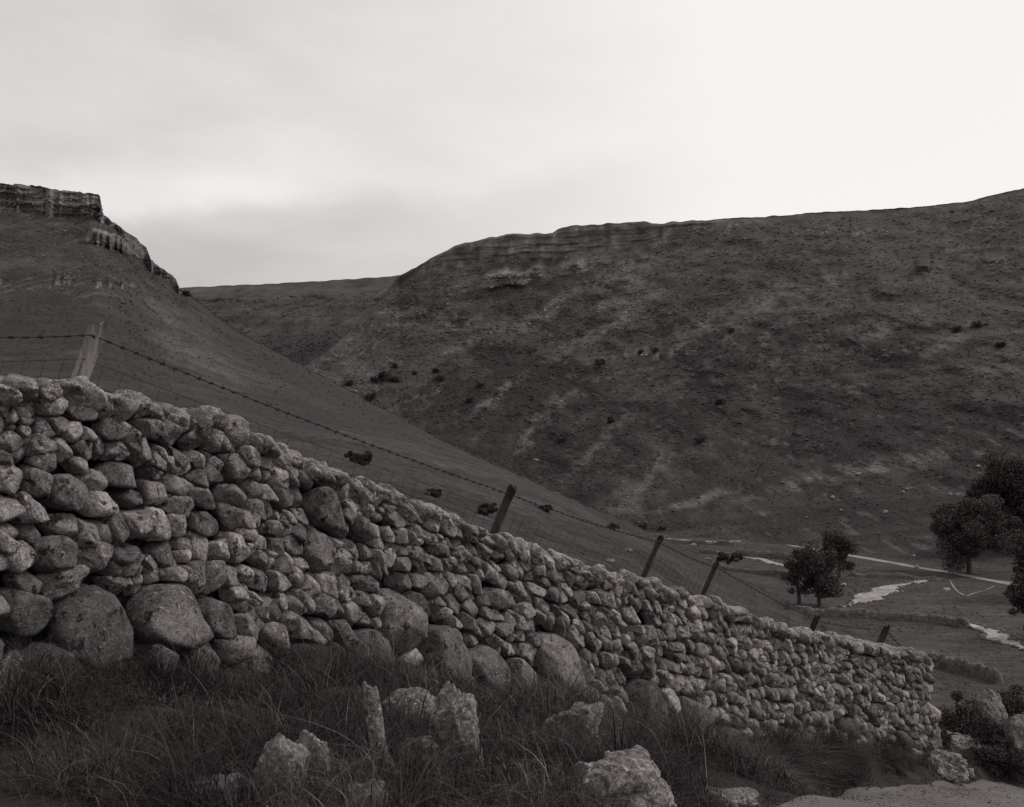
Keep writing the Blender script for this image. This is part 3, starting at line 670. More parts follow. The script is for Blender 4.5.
def field_wall(line, h, label, seed, broken=False):
    """low wall across the fields: rough-topped ridge of stone"""
    rs_ = R(seed); L_ = np.array([fp(p, r) for p, r in line]); t = np.arange(len(L_)); tt = np.linspace(0, len(L_)-1, 160)
    Q = np.stack([np.interp(tt, t, L_[:, k]) for k in range(3)], 1)
    T = np.gradient(Q[:, :2], axis=0); T /= np.linalg.norm(T, axis=1)[:, None]; Nn = np.stack([-T[:, 1], T[:, 0]], 1)
    hs = h*(1+.16*fbm(tt*9, 0, 0, 4, seed)+(.5*noise(tt*3, 1, 0, seed) if broken else 0)); hs = np.clip(hs, .25, None)
    prof = [(-.5, -.3), (-.42, .5), (-.3, .93), (-.1, 1.05), (.12, 1.02), (.3, .92), (.42, .5), (.5, -.3)]
    V = []
    for a_, b_ in prof: V.append(np.concatenate([Q[:, :2]+Nn*(a_*1.1+.12*noise(tt*21, a_*9, b_*9, seed)[:, None]), (FLOOR+b_*hs+.08*noise(tt*30, a_*5, 0, seed+1))[:, None]], 1))
    V = np.stack(V, 1); m_, n_ = V.shape[:2]
    Fq = grid_faces(m_, n_); Fq = np.concatenate([Fq, [[0, 1, 6, 7], [1, 2, 5, 6], [2, 3, 4, 5]], (np.array([[7, 6, 1, 0], [6, 5, 2, 1], [5, 4, 3, 2]])+(m_-1)*n_)])
    c = V.reshape(-1, 3).mean(0)
    return tag(add('field_wall', V.reshape(-1, 3), Fq, M['fieldstone'], smooth=False, loc=tuple(c)), label, 'stone wall', 'old stone walls dividing the valley fields')
field_wall([(735, 612), (800, 615), (870, 618), (930, 622), (968, 628)], 1.15, 'long dark field wall crossing the valley below the pair of small trees', 1)
field_wall([(700, 553), (740, 556), (800, 560)], 1.0, 'low far field wall left of the pair of small trees', 2, True)
field_wall([(690, 566), (760, 574), (815, 581)], 1.1, 'broken field wall beside the stream left of the pair of small trees', 3, True)
field_wall([(848, 576), (900, 578), (935, 580)], .7, 'low broken wall running beside the upper stream towards the farm track', 4, True)
field_wall([(872, 655), (905, 660), (940, 667), (975, 676), (1000, 684)], 1.35, 'short pale-topped field wall just beyond the end of the foreground wall', 5)
field_wall([(640, 541), (700, 544), (735, 546)], .9, 'lowest field wall at the mouth of the gorge', 6, True)

SPT = np.concatenate([np.stack([np.interp(np.linspace(0, len(l)-1, 30), range(len(l)), [q[0] for q in l]), np.interp(np.linspace(0, len(l)-1, 30), range(len(l)), [q[1] for q in l])], 1) for l in ([(843, 607), (856, 603), (868, 598), (880, 591), (893, 586), (912, 583), (942, 578)], [(965, 622), (992, 634), (1040, 655)], [(645, 537), (760, 538)], [(728, 553), (775, 563), (815, 571)], [(750, 536), (800, 547), (915, 567), (1060, 594)])])
def near_stream(p, r): return (np.min(((p[:, None]-SPT[None, :, 0])/13)**2+((r[:, None]-SPT[None, :, 1])/5)**2, 1) > 1)*1.
gp, gr_ = np.meshgrid(np.linspace(620, 1060, 331), np.linspace(535, 705, 257), indexing='ij'); gY = -FLOOR/(gr_-HY)*F
clumps('pasture_tussocks', gp, gr_, gY, 0*gp, np.full_like(gp, .032), 26000, 1.0, .45, 1.2, 'rushes and tussocks in the valley pastures', 37, 610, 1070, lambda p, r: (.25+.75*sstep(-.2, .4, fbm(p*.02, r*.06, 0, 3, 8)))*near_stream(p, r), tch=(.6, .8, 1., 1.2, 1.5))
st = [t_ for o_ in bpy.data.objects if o_.name.startswith('stream') for t_ in [np.array([v.co[:] for v in o_.data.vertices]).reshape(-1, 7, 3)]]
rs_ = R(31); ls = []
for a_ in st:
    for k in range(int(len(a_)*1.4)):
        r0 = a_[rs_.randint(len(a_))]; e = rs_.choice([0, 6]); q = r0[e]+(r0[e]-r0[3])*.12+rs_.normal(0, .22, 3)*[1, 1, 0]
        z_ = rs_.uniform(.15, .5); S, Fc = ico(1); ls.append((S*np.array([z_, z_*.9, z_*.55])*(1+.2*rs_.randn(len(S), 1).clip(-1, 1))+q, Fc, rs_.choice([.25, .4, 1.1, 1.6])))
V, Fc = join([(a, b) for a, b, _ in ls])
tag(add('stream_stones', V, Fc, M['fieldstone'], tone=None), 'cobbles and dark rushes along the edges of the stream', 'stones', kind='stuff')
# ------------------------------------------------------------------ rocks
ROCKS = []
def hit(px_, row):
    Ys = np.linspace(1.2, 22, 1500); Xs = (px_-CX)/F*Ys; Zs = (HY-row)/F*Ys
    q = np.linspace(stn(-900), SEND+6, 3000); x, y, tx, ty = wall_at(q)
    for X_, Y_, Z_ in zip(Xs[::4], Ys[::4], Zs[::4]):
        k = int(np.argmin((x-X_)**2+(y-Y_)**2)); wd = (X_-x[k])*ty[k]-(Y_-y[k])*tx[k]
        if Z_ < float(ground_z(q[k], wd)): return Y_
    return 15.
def rock(name, px_, row_, Y, wpx, hpx, label, seed, cat='boulder', group=None, tone=1.0, lvl=5, depth=.8, tilt=0, p=None, rough=.09, mat='rock', sink=.0, strata=0):
    """centre column and row, depth, width and height in pixels"""
    rs_ = R(seed)
    if Y < 15: Y = hit(px_, row_+hpx*.40)
    a, b_ = wpx/2/F*Y, hpx/2/F*Y
    if Y < 15.5: ROCKS.append((px_, Y, wpx)) if px_ < 760 else None; a *= 1.14; b_ *= 1.12
    S, Fc = lump(None, (a*1.12, a*depth*1.1, b_*1.12), rs_, lvl, rough, p, box=Y < 15.5)
    if strata: S[:, :2] *= (1+strata*noise(S[:, 2]/(b_*.22), 0, 0, seed)[:, None])
    if lvl >= 4:
        o = seed*1.7; q = .035*a/.15
        S = S*(1+.045*fbm(S[:, 0]/a*3+o, S[:, 1]/a*3, S[:, 2]/b_*2.4, 5, seed, .6)[:, None]-.05*(1-sstep(0, .12, np.abs(noise(S[:, 0]/a*1.3+o, S[:, 1]/a*1.3, S[:, 2]/b_*.8, seed+2))))[:, None])
    t = math.radians(tilt); ct, st = math.cos(t), math.sin(t)
    S = np.stack([S[:, 0]*ct+S[:, 2]*st, S[:, 1], -S[:, 0]*st+S[:, 2]*ct], 1)
    c = P(px_, row_, Y)
    return tag(add(name, S+c, Fc, M[mat], tone=np.full(len(S), tone), loc=tuple(c-np.array([0, 0, b_]))), label, cat, group)
G1 = 'loose limestone boulders in the grass bank'
rock('boulder', 281, 774, 3.75, 42, 58, 'pale pointed boulder leaning left in the grass at the bottom left', 3, group=G1, tone=1.15, tilt=16, rough=.10)
rock('boulder', 312, 762, 3.9, 26, 50, 'narrow upright pale boulder close to the right of the pointed one', 14, group=G1, tone=1.15, rough=.13)
rock('boulder', 377, 738, 4.5, 15, 84, 'tall thin pale slab standing on edge in the grass', 5, group=G1, tone=1.1, rough=.09, tilt=-6)
rock('boulder', 366, 803, 3.9, 36, 34, 'low rounded boulder cut by the bottom edge below the thin slab', 6, group=G1, tone=1.0)
rock('boulder', 415, 722, 5.2, 60, 50, 'broad pale left half of the split boulder in the middle of the bank', 17, group=G1, tone=1.2, tilt=14, rough=.1)
rock('boulder', 453, 738, 5.35, 42, 88, 'tall right half of the split boulder in the middle of the bank', 8, group=G1, tone=1.05, rough=.1)
rock('boulder', 420, 756, 5.1, 34, 30, 'small boulder wedged under the split boulder', 28, group=G1, tone=1.1, rough=.13)
rock('boulder', 572, 737, 7.1, 52, 54, 'cracked boulder at the foot of the wall left of the big outcrop', 9, group=G1, tone=1.0, rough=.12)
rock('boulder', 565, 708, 7.6, 22, 18, 'small round stone perched on the cracked boulder', 29, group=G1, tone=1.2)
rock('outcrop', 622, 792, 6.7, 74, 56, 'wide pale fissured outcrop at the bottom centre of the bank', 10, cat='outcrop', tone=1.25, rough=.13)
rock('boulder', 594, 764, 6.9, 32, 22, 'flat stone lying on the left of the wide outcrop', 32, group=G1, tone=1.1)
rock('boulder', 728, 800, 7.9, 48, 14, 'low pale ledge of rock in the grass right of the wide outcrop', 11, group=G1, tone=1.2, rough=.14)
rock('boulder', 888, 741, 13.1, 38, 20, 'pale flat-topped boulder under the right part of the wall', 12, group=G1, tone=1.15, tilt=8)
rock('boulder', 958, 748, 14.7, 34, 22, 'flat boulder on top of the broken rocks at the end of the wall', 13, group=G1, tone=1.15)
rock('boulder', 948, 766, 14.2, 30, 24, 'jagged pale rock beside the road at the end of the wall', 16, group=G1, tone=1.15, rough=.14)
rock('boulder', 968, 773, 14.3, 11, 8, 'smallest rock at the road edge by the wall end', 18, group=G1, tone=1.1)
rock('boulder', 928, 738, 14.4, 26, 34, 'rounded boulder propping the end of the wall', 19, group=G1, tone=.95)
rock('boulder', 215, 796, 3.6, 44, 30, 'half buried grey boulder at the bottom edge left of the pointed one', 33, group=G1, tone=.9)
rock('boulder', 992, 724, 17.0, 32, 54, 'tall craggy boulder rising from the dark bushes across the road', 20, group='boulders across the road', tone=1.0, rough=.13)
rock('boulder', 998, 756, 16.7, 34, 30, 'low rounded rock at the foot of the tall craggy boulder', 21, group='boulders across the road', tone=.55)
rock('boulder', 1018, 742, 16.6, 30, 46, 'smooth rounded boulder cut by the right edge across the road', 22, group='boulders across the road', tone=.7)
rock('boulder', 1026, 765, 16.2, 22, 20, 'small boulder low at the right edge beside the road', 23, group='boulders across the road', tone=.8)
# small pale rocks far off
for k, (p, r, sz_, lab) in enumerate([(833, 497, 4, 'pale rock on the right hill above the pair of small trees'), (903, 492, 3, 'left one of two neighbouring pale rocks above the broad tree'), (907, 489, 3, 'right one of two neighbouring pale rocks above the broad tree'),
        (885, 512, 5, 'flat pale rock on the slope left of the broad tree'), (950, 494, 3, 'tiny pale rock right above the broad tree'), (978, 466, 4, 'pale rock high on the slope near the right edge'), (858, 474, 4, 'pale rock on the left tip of the bright scree'),
        (841, 510, 2.5, 'tiny pale rock below the other rocks on the right hill'), (806, 517, 2.5, 'tiny pale rock just above the pair of small trees')]):
    rock('rock', p, r, float(on_right(p, r)[1])-1, sz_, sz_*.7, lab, 40+k, cat='rock', group='pale rocks scattered on the far slope', tone=1.0, lvl=2)
for k, (p, r, s_, lab) in enumerate([(947, 591, 6, 'white rock in the field below the farm track'), (917, 568, 4, 'small white rock at the edge of the farm track'), (843, 586, 5, 'pale rock just right of the pair of small trees'), (860, 576, 3, 'tiny pale rock on the low wall by the upper stream'), (895, 577, 3, 'second tiny pale rock on the low wall by the upper stream'), (914, 557, 3, 'pale rock in the pasture above the farm track')]):
    Y = float(fp(p, r)[1]); rock('rock', p, r-1, Y, s_, s_*.8, lab, 60+k, cat='rock', group='pale rocks on the valley floor', tone=1.2, lvl=2)
for k, (p, r, s_, lab) in enumerate([(355, 392, 4, 'white stone on the shoulder line of the left hill'), (536, 461, 5, 'pale stone on the left hill shoulder beyond the leaning dark post'), (628, 551, 8, 'pale stone on the turf behind the wire netting'), (610, 562, 9, 'second pale stone on the turf behind the wire netting'), (693, 546, 6, 'pale stone on the turf between two fence posts'), (708, 560, 5, 'small pale stone beside the third fence post')]):
    Y = float(on_left(p, r)[1]); rock('rock', p, r-1, Y, s_, s_*.5, lab, 80+k, cat='rock', group='stones on the turf of the left hill', tone=.9, lvl=2)

# ------------------------------------------------------------------ trees and bushes
def leaves(cent, rad, n, size, rs_, shell=.35):
    """n small leaf faces round clump centres"""
    k = rs_.randint(len(cent), size=n); d = rs_.normal(size=(n, 3)); d /= np.linalg.norm(d, axis=1)[:, None]
    rr_ = rad[k][:, None]*(rs_.rand(n, 1)**shell); c = cent[k]+d*rr_*np.array([1, 1, .8])
    a = rs_.normal(size=(n, 3)); a /= np.linalg.norm(a, axis=1)[:, None]; b = np.cross(a, rs_.normal(size=(n, 3))); b /= np.linalg.norm(b, axis=1)[:, None]
    s = size*rs_.uniform(.6, 1.3, (n, 1))
    V = np.stack([c-a*s, c+b*s*.55, c+a*s, c-b*s*.55], 1).reshape(-1, 3)
    t = np.repeat(rs_.uniform(.7, 1.4, len(cent))[k]*rs_.uniform(.8, 1.2, n), 4)
    return V, np.arange(4*n).reshape(-1, 4), t
def tree(base, H, W_, label, seed, group, trunk_h=.25, n=9000, leaf=.2, name='broadleaf_tree', skew=0, flat=1.0, cat='tree'):
    rs_ = R(seed); t = empty(name, tuple(base)); tag(t, label, cat, group)
    parts = []; ends = []
    th = H*trunk_h; r0 = H*.03
    z = np.linspace(-.5, H*.62, 8); tr = np.stack([.03*H*np.sin(z/H*3+seed)+skew*z, .02*H*np.cos(z/H*4), z], 1)
    parts.append(tube(tr, np.linspace(r0*1.25, r0*.35, 8), 8))
    nl = 13
    for k in range(nl):
        f = rs_.uniform(.0, 1); z0_ = th+(H*.6-th)*f; p0 = np.array([np.interp(z0_, z, tr[:, 0]), np.interp(z0_, z, tr[:, 1]), z0_])
        az = k*2.4+rs_.uniform(-.4, .4); el = rs_.uniform(.05, 1.1)
        ln = W_*.42*rs_.uniform(.6, 1.0)*(1 if f < .7 else .8); d = np.array([math.cos(az)*math.cos(el), math.sin(az)*math.cos(el), math.sin(el)*flat])
        q = np.linspace(0, 1, 6)[:, None]; pth = p0+d*ln*q+np.array([0, 0, 1])*.12*ln*q**2+rs_.normal(0, .03*ln, (6, 3))*q
        parts.append(tube(pth, np.linspace(r0*.45, r0*.08, 6), 5)); ends += [pth[3], pth[4], pth[5], pth[5]+rs_.normal(0, .06*W_, 3)]
    ends.append(tr[-1]+[0, 0, H*.18]); ends.append(tr[-1]+[W_*.08, 0, H*.1]); ends.append(tr[-1]+[-W_*.1, 0, H*.06])
    for _ in range(26):
        a_ = rs_.uniform(0, 6.28); zz = rs_.uniform(.12, .9); q_ = W_*.43*math.sqrt(max(0, 1-((zz-.5)/.47)**2))*rs_.uniform(.4, 1); ends.append(np.array([math.cos(a_)*q_+skew*H*.5, math.sin(a_)*q_, H*zz]))
    ends = np.array(ends); ends[:, 2] = np.clip(ends[:, 2], th*1.1, H*.93)
    cx_ = skew*ends[:, 2]; dr = np.hypot(ends[:, 0]-cx_, ends[:, 1]); lim_ = .40*W_*np.sqrt(np.clip(1-((ends[:, 2]/H-.50)/.52)**2, .03, 1))*rs_.uniform(.85, 1.1, len(ends)); f_ = np.minimum(1, lim_/np.maximum(dr, 1e-3))
    ends[:, 0] = cx_+(ends[:, 0]-cx_)*f_; ends[:, 1] *= f_
    V, Fc = join(parts); add('trunk', V, Fc, M['bark'], t)
    rad = rs_.uniform(.08, .17, len(ends))*W_
    V, Fc, tn_ = leaves(ends, rad, n, leaf, rs_); add('crown', V, Fc, M['leaf'], t, tn_, smooth=False)
    return t
def fbase(p, r): return fp(p, r)
GT = 'trees on the valley floor'
def ft(p, rbase, rtop, wpx, label, seed, **k):
    b = fp(p, rbase); Y = b[1]; return tree(b, (rbase-rtop)/F*Y, wpx/F*Y, label, seed, GT, **k)
ft(818, 607, 540, 56, 'nearer and looser of the two small trees by the stream', 1, n=13000, leaf=.17, trunk_h=.12, skew=-.06)
ft(799, 604, 545, 40, 'slender companion trunk close left of the looser small tree', 9, n=5000, leaf=.17, trunk_h=.2)
ft(838, 578, 522, 40, 'taller rounder tree behind and right of the loose small tree', 2, n=13000, leaf=.18, trunk_h=.2)
ft(970, 573, 494, 86, 'broad spreading dark tree beyond the farm track at the right', 3, n=45000, leaf=.22, trunk_h=.12)
ft(1012, 556, 448, 84, 'tallest dark tree behind the broad one, cut by the right edge', 4, n=42000, leaf=.3, trunk_h=.1)
ft(1040, 600, 500, 66, 'dark tree mostly outside the right edge above the farm track', 5, n=16000, leaf=.22, trunk_h=.08)
ft(1030, 640, 565, 50, 'low bushy tree at the right edge above the bright stream', 6, n=13000, leaf=.16, trunk_h=.05)
def bush(base, H, W_, label, seed, group, n, leaf, name='bush', tone=1.0, spiky=0, k=22):
    rs_ = R(seed); t = empty(name, tuple(base)); tag(t, label, 'bush', group)
    c = rs_.normal(size=(k, 3)); c /= np.linalg.norm(c, axis=1)[:, None]; c = c*np.array([W_*.5, W_*.4, H*.48])*rs_.uniform(.3, .92, (k, 1)); c[:, 2] = np.abs(c[:, 2]+H*.36)
    parts = [tube(np.array([[0, 0, -.1*H], c[j]*np.array([.4, .4, .5]), c[j]]), np.array([.03, .02, .008])*H, 4) for j in range(k)]
    V, Fc = join(parts); add('stem', V, Fc, M['bark'], t)
    V, Fc, tn_ = leaves(c, rs_.uniform(.07, .20, k)*min(W_, H*1.3), n, leaf, rs_)
    if spiky:
        ex = []
        for j in range(spiky):
            az = rs_.uniform(0, 6.28); q = np.linspace(0, 1, 14)[:, None]; p0 = c[rs_.randint(k)]
            d = np.array([math.cos(az)*.5, math.sin(az)*.4, 1.]); ex.append(p0+d*q*H*rs_.uniform(.25, .5))
        ex = np.concatenate(ex); V2, F2, t2 = leaves(ex, np.full(len(ex), .035*W_), n//3, leaf, rs_)
        Fc = np.concatenate([Fc, F2+len(V)]); V = np.concatenate([V, V2]); tn_ = np.concatenate([tn_, t2])
    add('foliage', V, Fc, M['leaf'], t, tn_*tone, smooth=False); return t
GB = 'small thorn bushes dotted along the left hill'
def hb(p, r, w_, h_, lab, sd, n=1500):
    b = on_left(p, r); Y = b[1]; s_ = w_/F*Y; return bush(b, h_/F*Y, s_, lab, sd, GB, n, max(.0022*Y*.5, s_*.035), tone=.8)
hb(487, 514, 24, 15, 'dark bush just left of the leaning dark fence post', 1, 2600)
hb(436, 497, 26, 10, 'low dark bush above the middle of the wall', 2, 2200)
hb(360, 466, 36, 20, 'widest dark bush behind the wall at left centre', 3, 3600)
hb(545, 511, 20, 8, 'small low bush right of the leaning dark fence post', 4)
hb(613, 529, 14, 7, 'tiny bush at the lower end of the left hill shoulder', 5)
hb(728, 563, 38, 14, 'flat dark bush by the stream beyond the third fence post', 6, 2600)
hb(187, 296, 9, 6, 'tiny bush directly under the cliff end on the left skyline', 7, 700)
for k, (p, r, w_, h_, lab) in enumerate([(640, 531, 18, 8, 'round bush at the mouth of the gorge'), (662, 532, 14, 6, 'low bush right beside the gorge mouth')]):
    b = fp(p, r); Y = b[1]; bush(b, h_/F*Y, w_/F*Y, lab, 90+k, 'bushes at the gorge mouth', 1500, .3, tone=.8)
rs = R(5)
protos = []
for k in range(4):
    rs_ = R(303+k); c = np.clip(rs_.normal(size=(9, 3)), -.95, .95)*np.array([1.3, 1.0, .6])+np.array([0, 0, 1.5]); V, Fc, tn_ = leaves(c, rs_.uniform(1.2, 1.8, 9), 330, .5, rs_)
    me = mesh_data('scrub_tree', V, Fc, tn_*.8, False); me.materials.append(M['leaf']); protos.append(me)
SP = [(385, 378, 1.9), (374, 380, 1.3), (396, 380, 1.3), (350, 383, 1.2), (372, 398, 1.4), (395, 365, 1.0), (415, 372, .9), (436, 370, 1.0), (440, 378, 1.1), (600, 362, 1.2), (655, 350, 1.1), (641, 352, 1.0), (480, 385, 1.1),
      (470, 400, 1.1), (560, 440, 1), (610, 420, 1.1), (730, 330, .9), (720, 402, 1.1), (955, 330, 1.1), (975, 325, 1.1), (700, 440, .9), (1000, 345, 1.0)]
for k, (p, r, s_) in enumerate(SP):
    o = bpy.data.objects.new('scrub_tree', protos[k % 4]); C.objects.link(o); q = on_right(p, r+2); o.location = q+np.array([0, -.6, -.5]); o.rotation_euler = (0, 0, k*1.3); o.scale = (s_*.8,)*3
    tag(o, 'dark scrubby thorn tree clinging to the scree face of the right hill', 'tree', 'thorn trees scattered on the far scree slope')
GR = 'dark bushes across the road'
def rb_(p, rb, rt, w_, Y, lab, sd, n, tone=.9): 
    b = P(p, rb, Y); bush(b, 1.4*(rb-rt)/F*Y, 1.5*w_/F*Y, lab, sd, GR, int(n*1.6), .021, tone=tone, k=60)
rb_(957, 766, 702, 52, 16.9, 'dark bush filling the gap between the wall end and the tall craggy boulder', 31, 14000)
rb_(1020, 756, 694, 56, 18.2, 'dark leafy bush behind the tall craggy boulder', 32, 12000)
rb_(996, 770, 742, 64, 16.2, 'low dark bush at the road edge under the boulders', 33, 12000, .8)
rb_(1046, 772, 722, 60, 17.0, 'dark bush at the right edge behind the smooth boulder', 34, 9000)
rb_(938, 764, 735, 34, 16.4, 'small dark bush tucked behind the wall end', 35, 7000)

# ------------------------------------------------------------------ wire fence behind the wall
posts = [  # column, row of the head, depth, lean, width, pale
    (-190, 318, 5.2, .2, .10, 0), (98, 327, 6.8, .33, .09, 1), (512, 488, 10.2, .40, .085, 0), (661, 537, 12.8, .45, .062, 2), (717, 562, 14.2, .45, .06, 0), (818, 616, 15.6, .5, .075, 0), (887, 626, 16.6, .4, .09, 0), (925, 668, 18.6, .3, .09, 0)]
heads = [P(a, b, c) for a, b, c, *_ in posts]
fence = empty('wire_fence', tuple(heads[2]-np.array([0, 0, 1.2]))); F0 = np.array(fence.location)
tag(fence, 'leaning wire netting fence with a barbed strand on the slope behind the stone wall', 'fence')
for (a, b, c, lean, wd, pale), hd in zip(posts, heads):
    L_ = 1.45; rs_ = R(int(a)+500); z = np.linspace(0, -L_, 9)
    ring = []
    for zz in z:
        cx = hd+np.array([lean*zz, .04*zz, zz]); q = wd/2
        for sx_, sy_ in ((-1, -1), (-.2, -1.08), (1, -1), (1.05, .1), (1, 1), (0, 1.06), (-1, 1), (-1.07, 0)):
            ring.append(cx+np.array([sx_*q*(1+.08*rs_.randn()), sy_*q*(1+.08*rs_.randn()), .02*rs_.randn() if zz == 0 else 0]))
    V = np.array(ring); i = np.arange(8)[:, None]*8; j = np.arange(8)[None]; k = (j+1) % 8
    Fc = np.stack([i+j, i+k, i+8+k, i+8+j], -1).reshape(-1, 4); Fc = np.concatenate([Fc, [[0, 1, 2, 7], [2, 3, 6, 7], [3, 4, 5, 6]]])
    po = add('post', V-F0, Fc, M['palewood'] if pale == 1 else M['wood'], fence, smooth=False)
    if pale == 1: po['label'] = 'bleached pale post leaning at the left'
def wire_path(pts, n=60, sag=.03):
    out = []
    for p0, p1 in zip(pts[:-1], pts[1:]):
        t = np.linspace(0, 1, n)[:, None]; out.append(p0+(p1-p0)*t-np.array([0, 0, 1])*sag*4*t*(1-t))
    return np.concatenate([o_[:-1] for o_ in out]+[out[-1][-1:]])
bw_pts = [hd-np.array([lean*.06, .06, .06]) for hd, (a, b, c, lean, *_) in zip(heads, posts)]
bw = wire_path(bw_pts, 50, .03); V, Fc = tube(bw, .0042, 5); parts = [(V, Fc)]
ln = np.concatenate([[0], np.cumsum(np.linalg.norm(np.diff(bw, axis=0), axis=1))]); rs = R(3)
for d in np.arange(.05, ln[-1], .105):
    p_ = np.array([np.interp(d, ln, bw[:, k]) for k in range(3)])
    for _ in range(2):
        q = rs.normal(size=3); q /= np.linalg.norm(q); parts.append(tube(np.array([p_-q*.019, p_+q*.019]), .0028, 4))
    parts.append(tube(np.array([p_-[.012, .012, 0], p_+[.012, .012, 0]]), .0085, 5))
V, Fc = join(parts); add('barbed_wire', V-F0, Fc, M['wire'], fence, smooth=False)
parts = []
hts = [.22, .36, .50, .62, .74, .86, .98]
lines = []
for hgt in hts:
    pts_ = [hd-np.array([lean*hgt, .07, hgt]) for hd, (a, b, c, lean, *_) in zip(heads, posts)]
    l_ = wire_path(pts_, 50, .02); lines.append(l_); parts.append(tube(l_, .0022, 3))
lnn = np.concatenate([[0], np.cumsum(np.linalg.norm(np.diff(lines[0], axis=0), axis=1))])
for d in np.arange(0, lnn[-1], .15):
    a_ = np.array([np.interp(d, lnn, lines[0][:, k]) for k in range(3)]); b_ = np.array([np.interp(d, lnn, lines[-1][:, k]) for k in range(3)]); parts.append(tube(np.array([a_, b_]), .0020, 3))
V, Fc = join(parts); add('netting', V-F0, Fc, M['wire'], fence, smooth=False)

# ------------------------------------------------------------------ grass on the bank
def blades(base, height, az, lean, width, tone, seg=4, curl=None, rs_=None):
    n = len(base); q = np.linspace(0, 1, seg+1)[None, :, None]
    d = np.stack([np.cos(az), np.sin(az), np.zeros(n)], 1)[:, None]; side = np.stack([-np.sin(az+1.1*rs_.randn(n)), np.cos(az), np.zeros(n)], 1); side /= np.linalg.norm(side, axis=1)[:, None]
    h = height[:, None, None]; l = lean[:, None, None]
    c = base[:, None]+np.array([0, 0, 1.])*h*(q-.42*l*q**2)+d*h*l*q**1.7
    wdt = width[:, None, None]*(1-q**1.5*.9)
    V = np.stack([c-side[:, None]*wdt, c+side[:, None]*wdt], 2)     # n, seg+1, 2, 3
    b0 = (np.arange(n)*(seg+1)*2)[:, None]+np.arange(seg)[None]*2
    Fc = np.stack([b0, b0+1, b0+3, b0+2], -1).reshape(-1, 4)
    return V.reshape(-1, 3), Fc, np.repeat(tone, (seg+1)*2)
rs = R(77)
def bank_points(n, smin, smax):
    s = rs.uniform(smin, smax, n); wd = -.02+rs.rand(n)*(bankw(s)+.30-.2*sstep(stn(720), stn(800), s)); return s, wd
Vs, Fs, Ts, off = [], [], [], 0
for (a, b_, nt_, per, hmin, hmax, wdt) in [(stn(-160), stn(330), 3000, 62, .06, .20, .0014), (stn(330), stn(620), 2600, 52, .07, .21, .0021), (stn(620), SEND+.9, 2300, 44, .10, .34, .0034)]:
    s, wd = bank_points(nt_, a, b_)
    keepm = (fbm(s*1.1, wd*1.6, 0, 3, 7) > -.62); s, wd = s[keepm], wd[keepm]
    m = len(s); k = np.repeat(np.arange(m), per); N_ = len(k)
    ss, ww = s[k]+rs.normal(0, .05, N_), wd[k]+rs.normal(0, .05, N_)
    x, y, tx, ty = wall_at(ss); B = np.stack([x+ty*ww, y-tx*ww, ground_z(ss, ww)-.03], 1)
    ht = rs.uniform(hmin, hmax, m)[k]*rs.uniform(.45, 1.2, N_)
    edgef = 1-.65*sstep(-.35, .25, ww-bankw(ss)); ht *= edgef
    pxx = CX+x/y*F
    for bx, bY, bw_ in ROCKS:
        ht *= 1-.93*((np.abs(pxx-bx) < bw_/2+10) & (y < bY+.03) & (y > bY-.9))
    ht *= 1-.55*sstep(stn(850), SEND+.6, ss)
    az0 = rs.uniform(0, 6.28, m)[k]; az = az0+rs.normal(0, 1.6, N_)
    ht *= .25+.75*sstep(1.6, 3.9, y)
    lowf = fbm(ss*2.2, ww*2.6, 3, 3, 17); ht *= np.clip(1+1.5*lowf, .2, 1.9)
    B[:, 2] += np.where(rs.rand(N_) < .4, rs.rand(N_)*.16*edgef, 0)
    V, Fc, T_ = blades(B, ht, az, np.clip(rs.uniform(.3, 1.7, N_), 0, 1.7), np.full(N_, wdt)*rs.uniform(.6, 1.3, N_)*np.where(rs.rand(N_) < .08, 2.4, 1), (rs.uniform(.22, .7, m)[k]*rs.choice([.5, .8, 1.1, 2.6], N_, p=[.35, .3, .25, .1]))*.72*np.clip(1+.8*fbm(ss*3, ww*3.4, 9, 3, 27), .35, 2), 4, None, rs)
    Vs.append(V); Fs.append(Fc+off); Ts.append(T_); off += len(V)
tag(add('bank_grass', np.concatenate(Vs), np.concatenate(Fs), M['blade'], tone=np.concatenate(Ts), smooth=False), 'dark tangled grass covering the bank between the wall and the road', 'grass', kind='stuff')
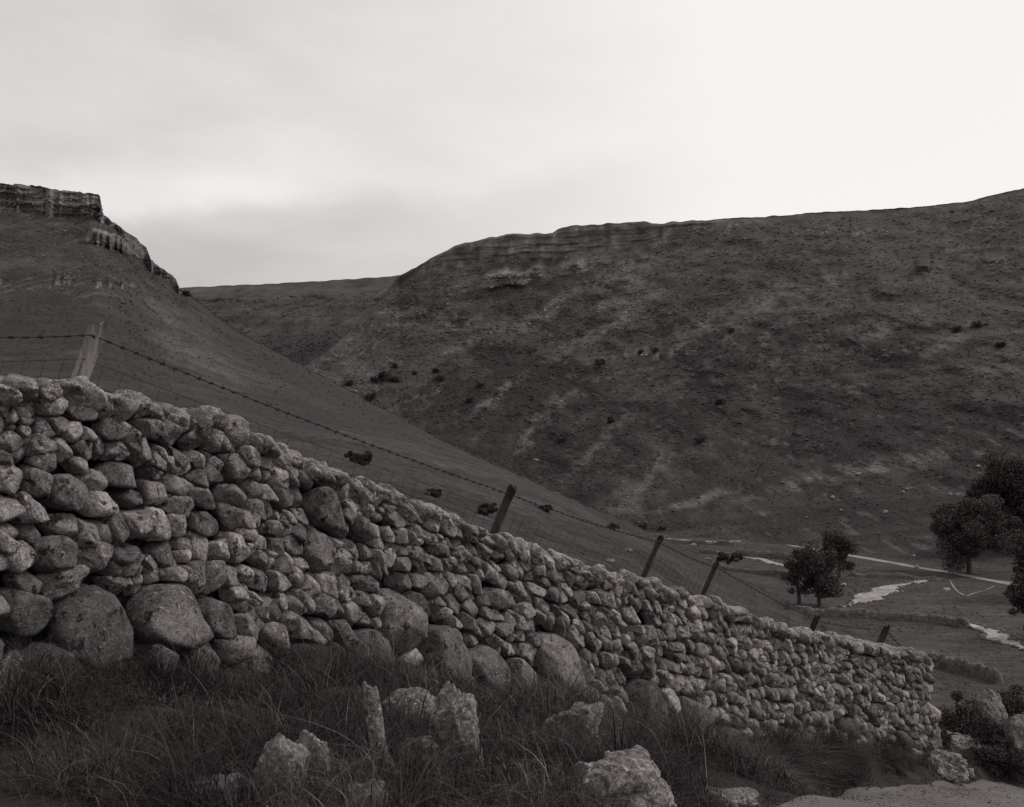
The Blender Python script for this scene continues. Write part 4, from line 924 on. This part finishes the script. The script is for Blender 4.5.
n = 26000; ss = rs.uniform(SEND-.2, SEND+4.5, n); ww = rs.uniform(-4, .15, n); x, y, tx, ty = wall_at(ss); B = np.stack([x+ty*ww, y-tx*ww, ground_z(ss, ww)-.02], 1)
V, Fc, T_ = blades(B, rs.uniform(.08, .32, n), rs.uniform(0, 6.28, n), rs.uniform(.2, 1.4, n), np.full(n, .0045), rs.uniform(.2, .8, n), 4, None, rs)
tag(add('verge_grass', V, Fc, M['blade'], tone=T_, smooth=False), 'rough grass beyond the end of the wall', 'grass', kind='stuff')
n = 3200; ss = rs.uniform(stn(560), SEND+3, n); ww = bankw(ss)+.12+np.abs(rs.normal(0, .55, n)); x, y, tx, ty = wall_at(ss); gz = ground_z(ss, ww)+.012
D_, F_ = ico(1); sz_ = rs.uniform(.004, .013, n)*np.where(rs.rand(n) < .04, 2.2, 1)
V = (D_[None]*sz_[:, None, None]*np.array([1, 1, .6])*(1+.2*rs.randn(n, len(D_), 1).clip(-1, 1))+np.stack([x+ty*ww, y-tx*ww, gz], 1)[:, None]).reshape(-1, 3)
tag(add('road_pebbles', V, (F_[None]+(np.arange(n)*len(D_))[:, None, None]).reshape(-1, 3), M['rock'], tone=np.repeat(rs.uniform(.25, .75, n), len(D_)), smooth=False), 'loose grit and pebbles along the edge of the road', 'pebbles', kind='stuff')
n = 470; s = np.concatenate([rs.uniform(stn(-60), stn(480), 350), rs.uniform(stn(480), SEND, 120)]); wd = rs.rand(n)*bankw(s)
x, y, tx, ty = wall_at(s); B = np.stack([x+ty*wd, y-tx*wd, ground_z(s, wd)-.02], 1)
V, Fc, T_ = blades(B, rs.uniform(.22, .5, n), rs.uniform(0, 6.28, n), rs.uniform(.3, 1.25, n), np.full(n, .0014)*rs.uniform(.7, 1.2, n)*(1+.6*(s > stn(480))), rs.uniform(.7, 2.4, n), 7, None, rs)
tag(add('dry_grass_stalks', V, Fc, M['blade'], tone=T_, smooth=False), 'thin bleached stalks arching out of the dark grass on the bank', 'grass', kind='stuff')
print('faces', sum(len(o.data.polygons) for o in bpy.data.objects if o.type == 'MESH'))
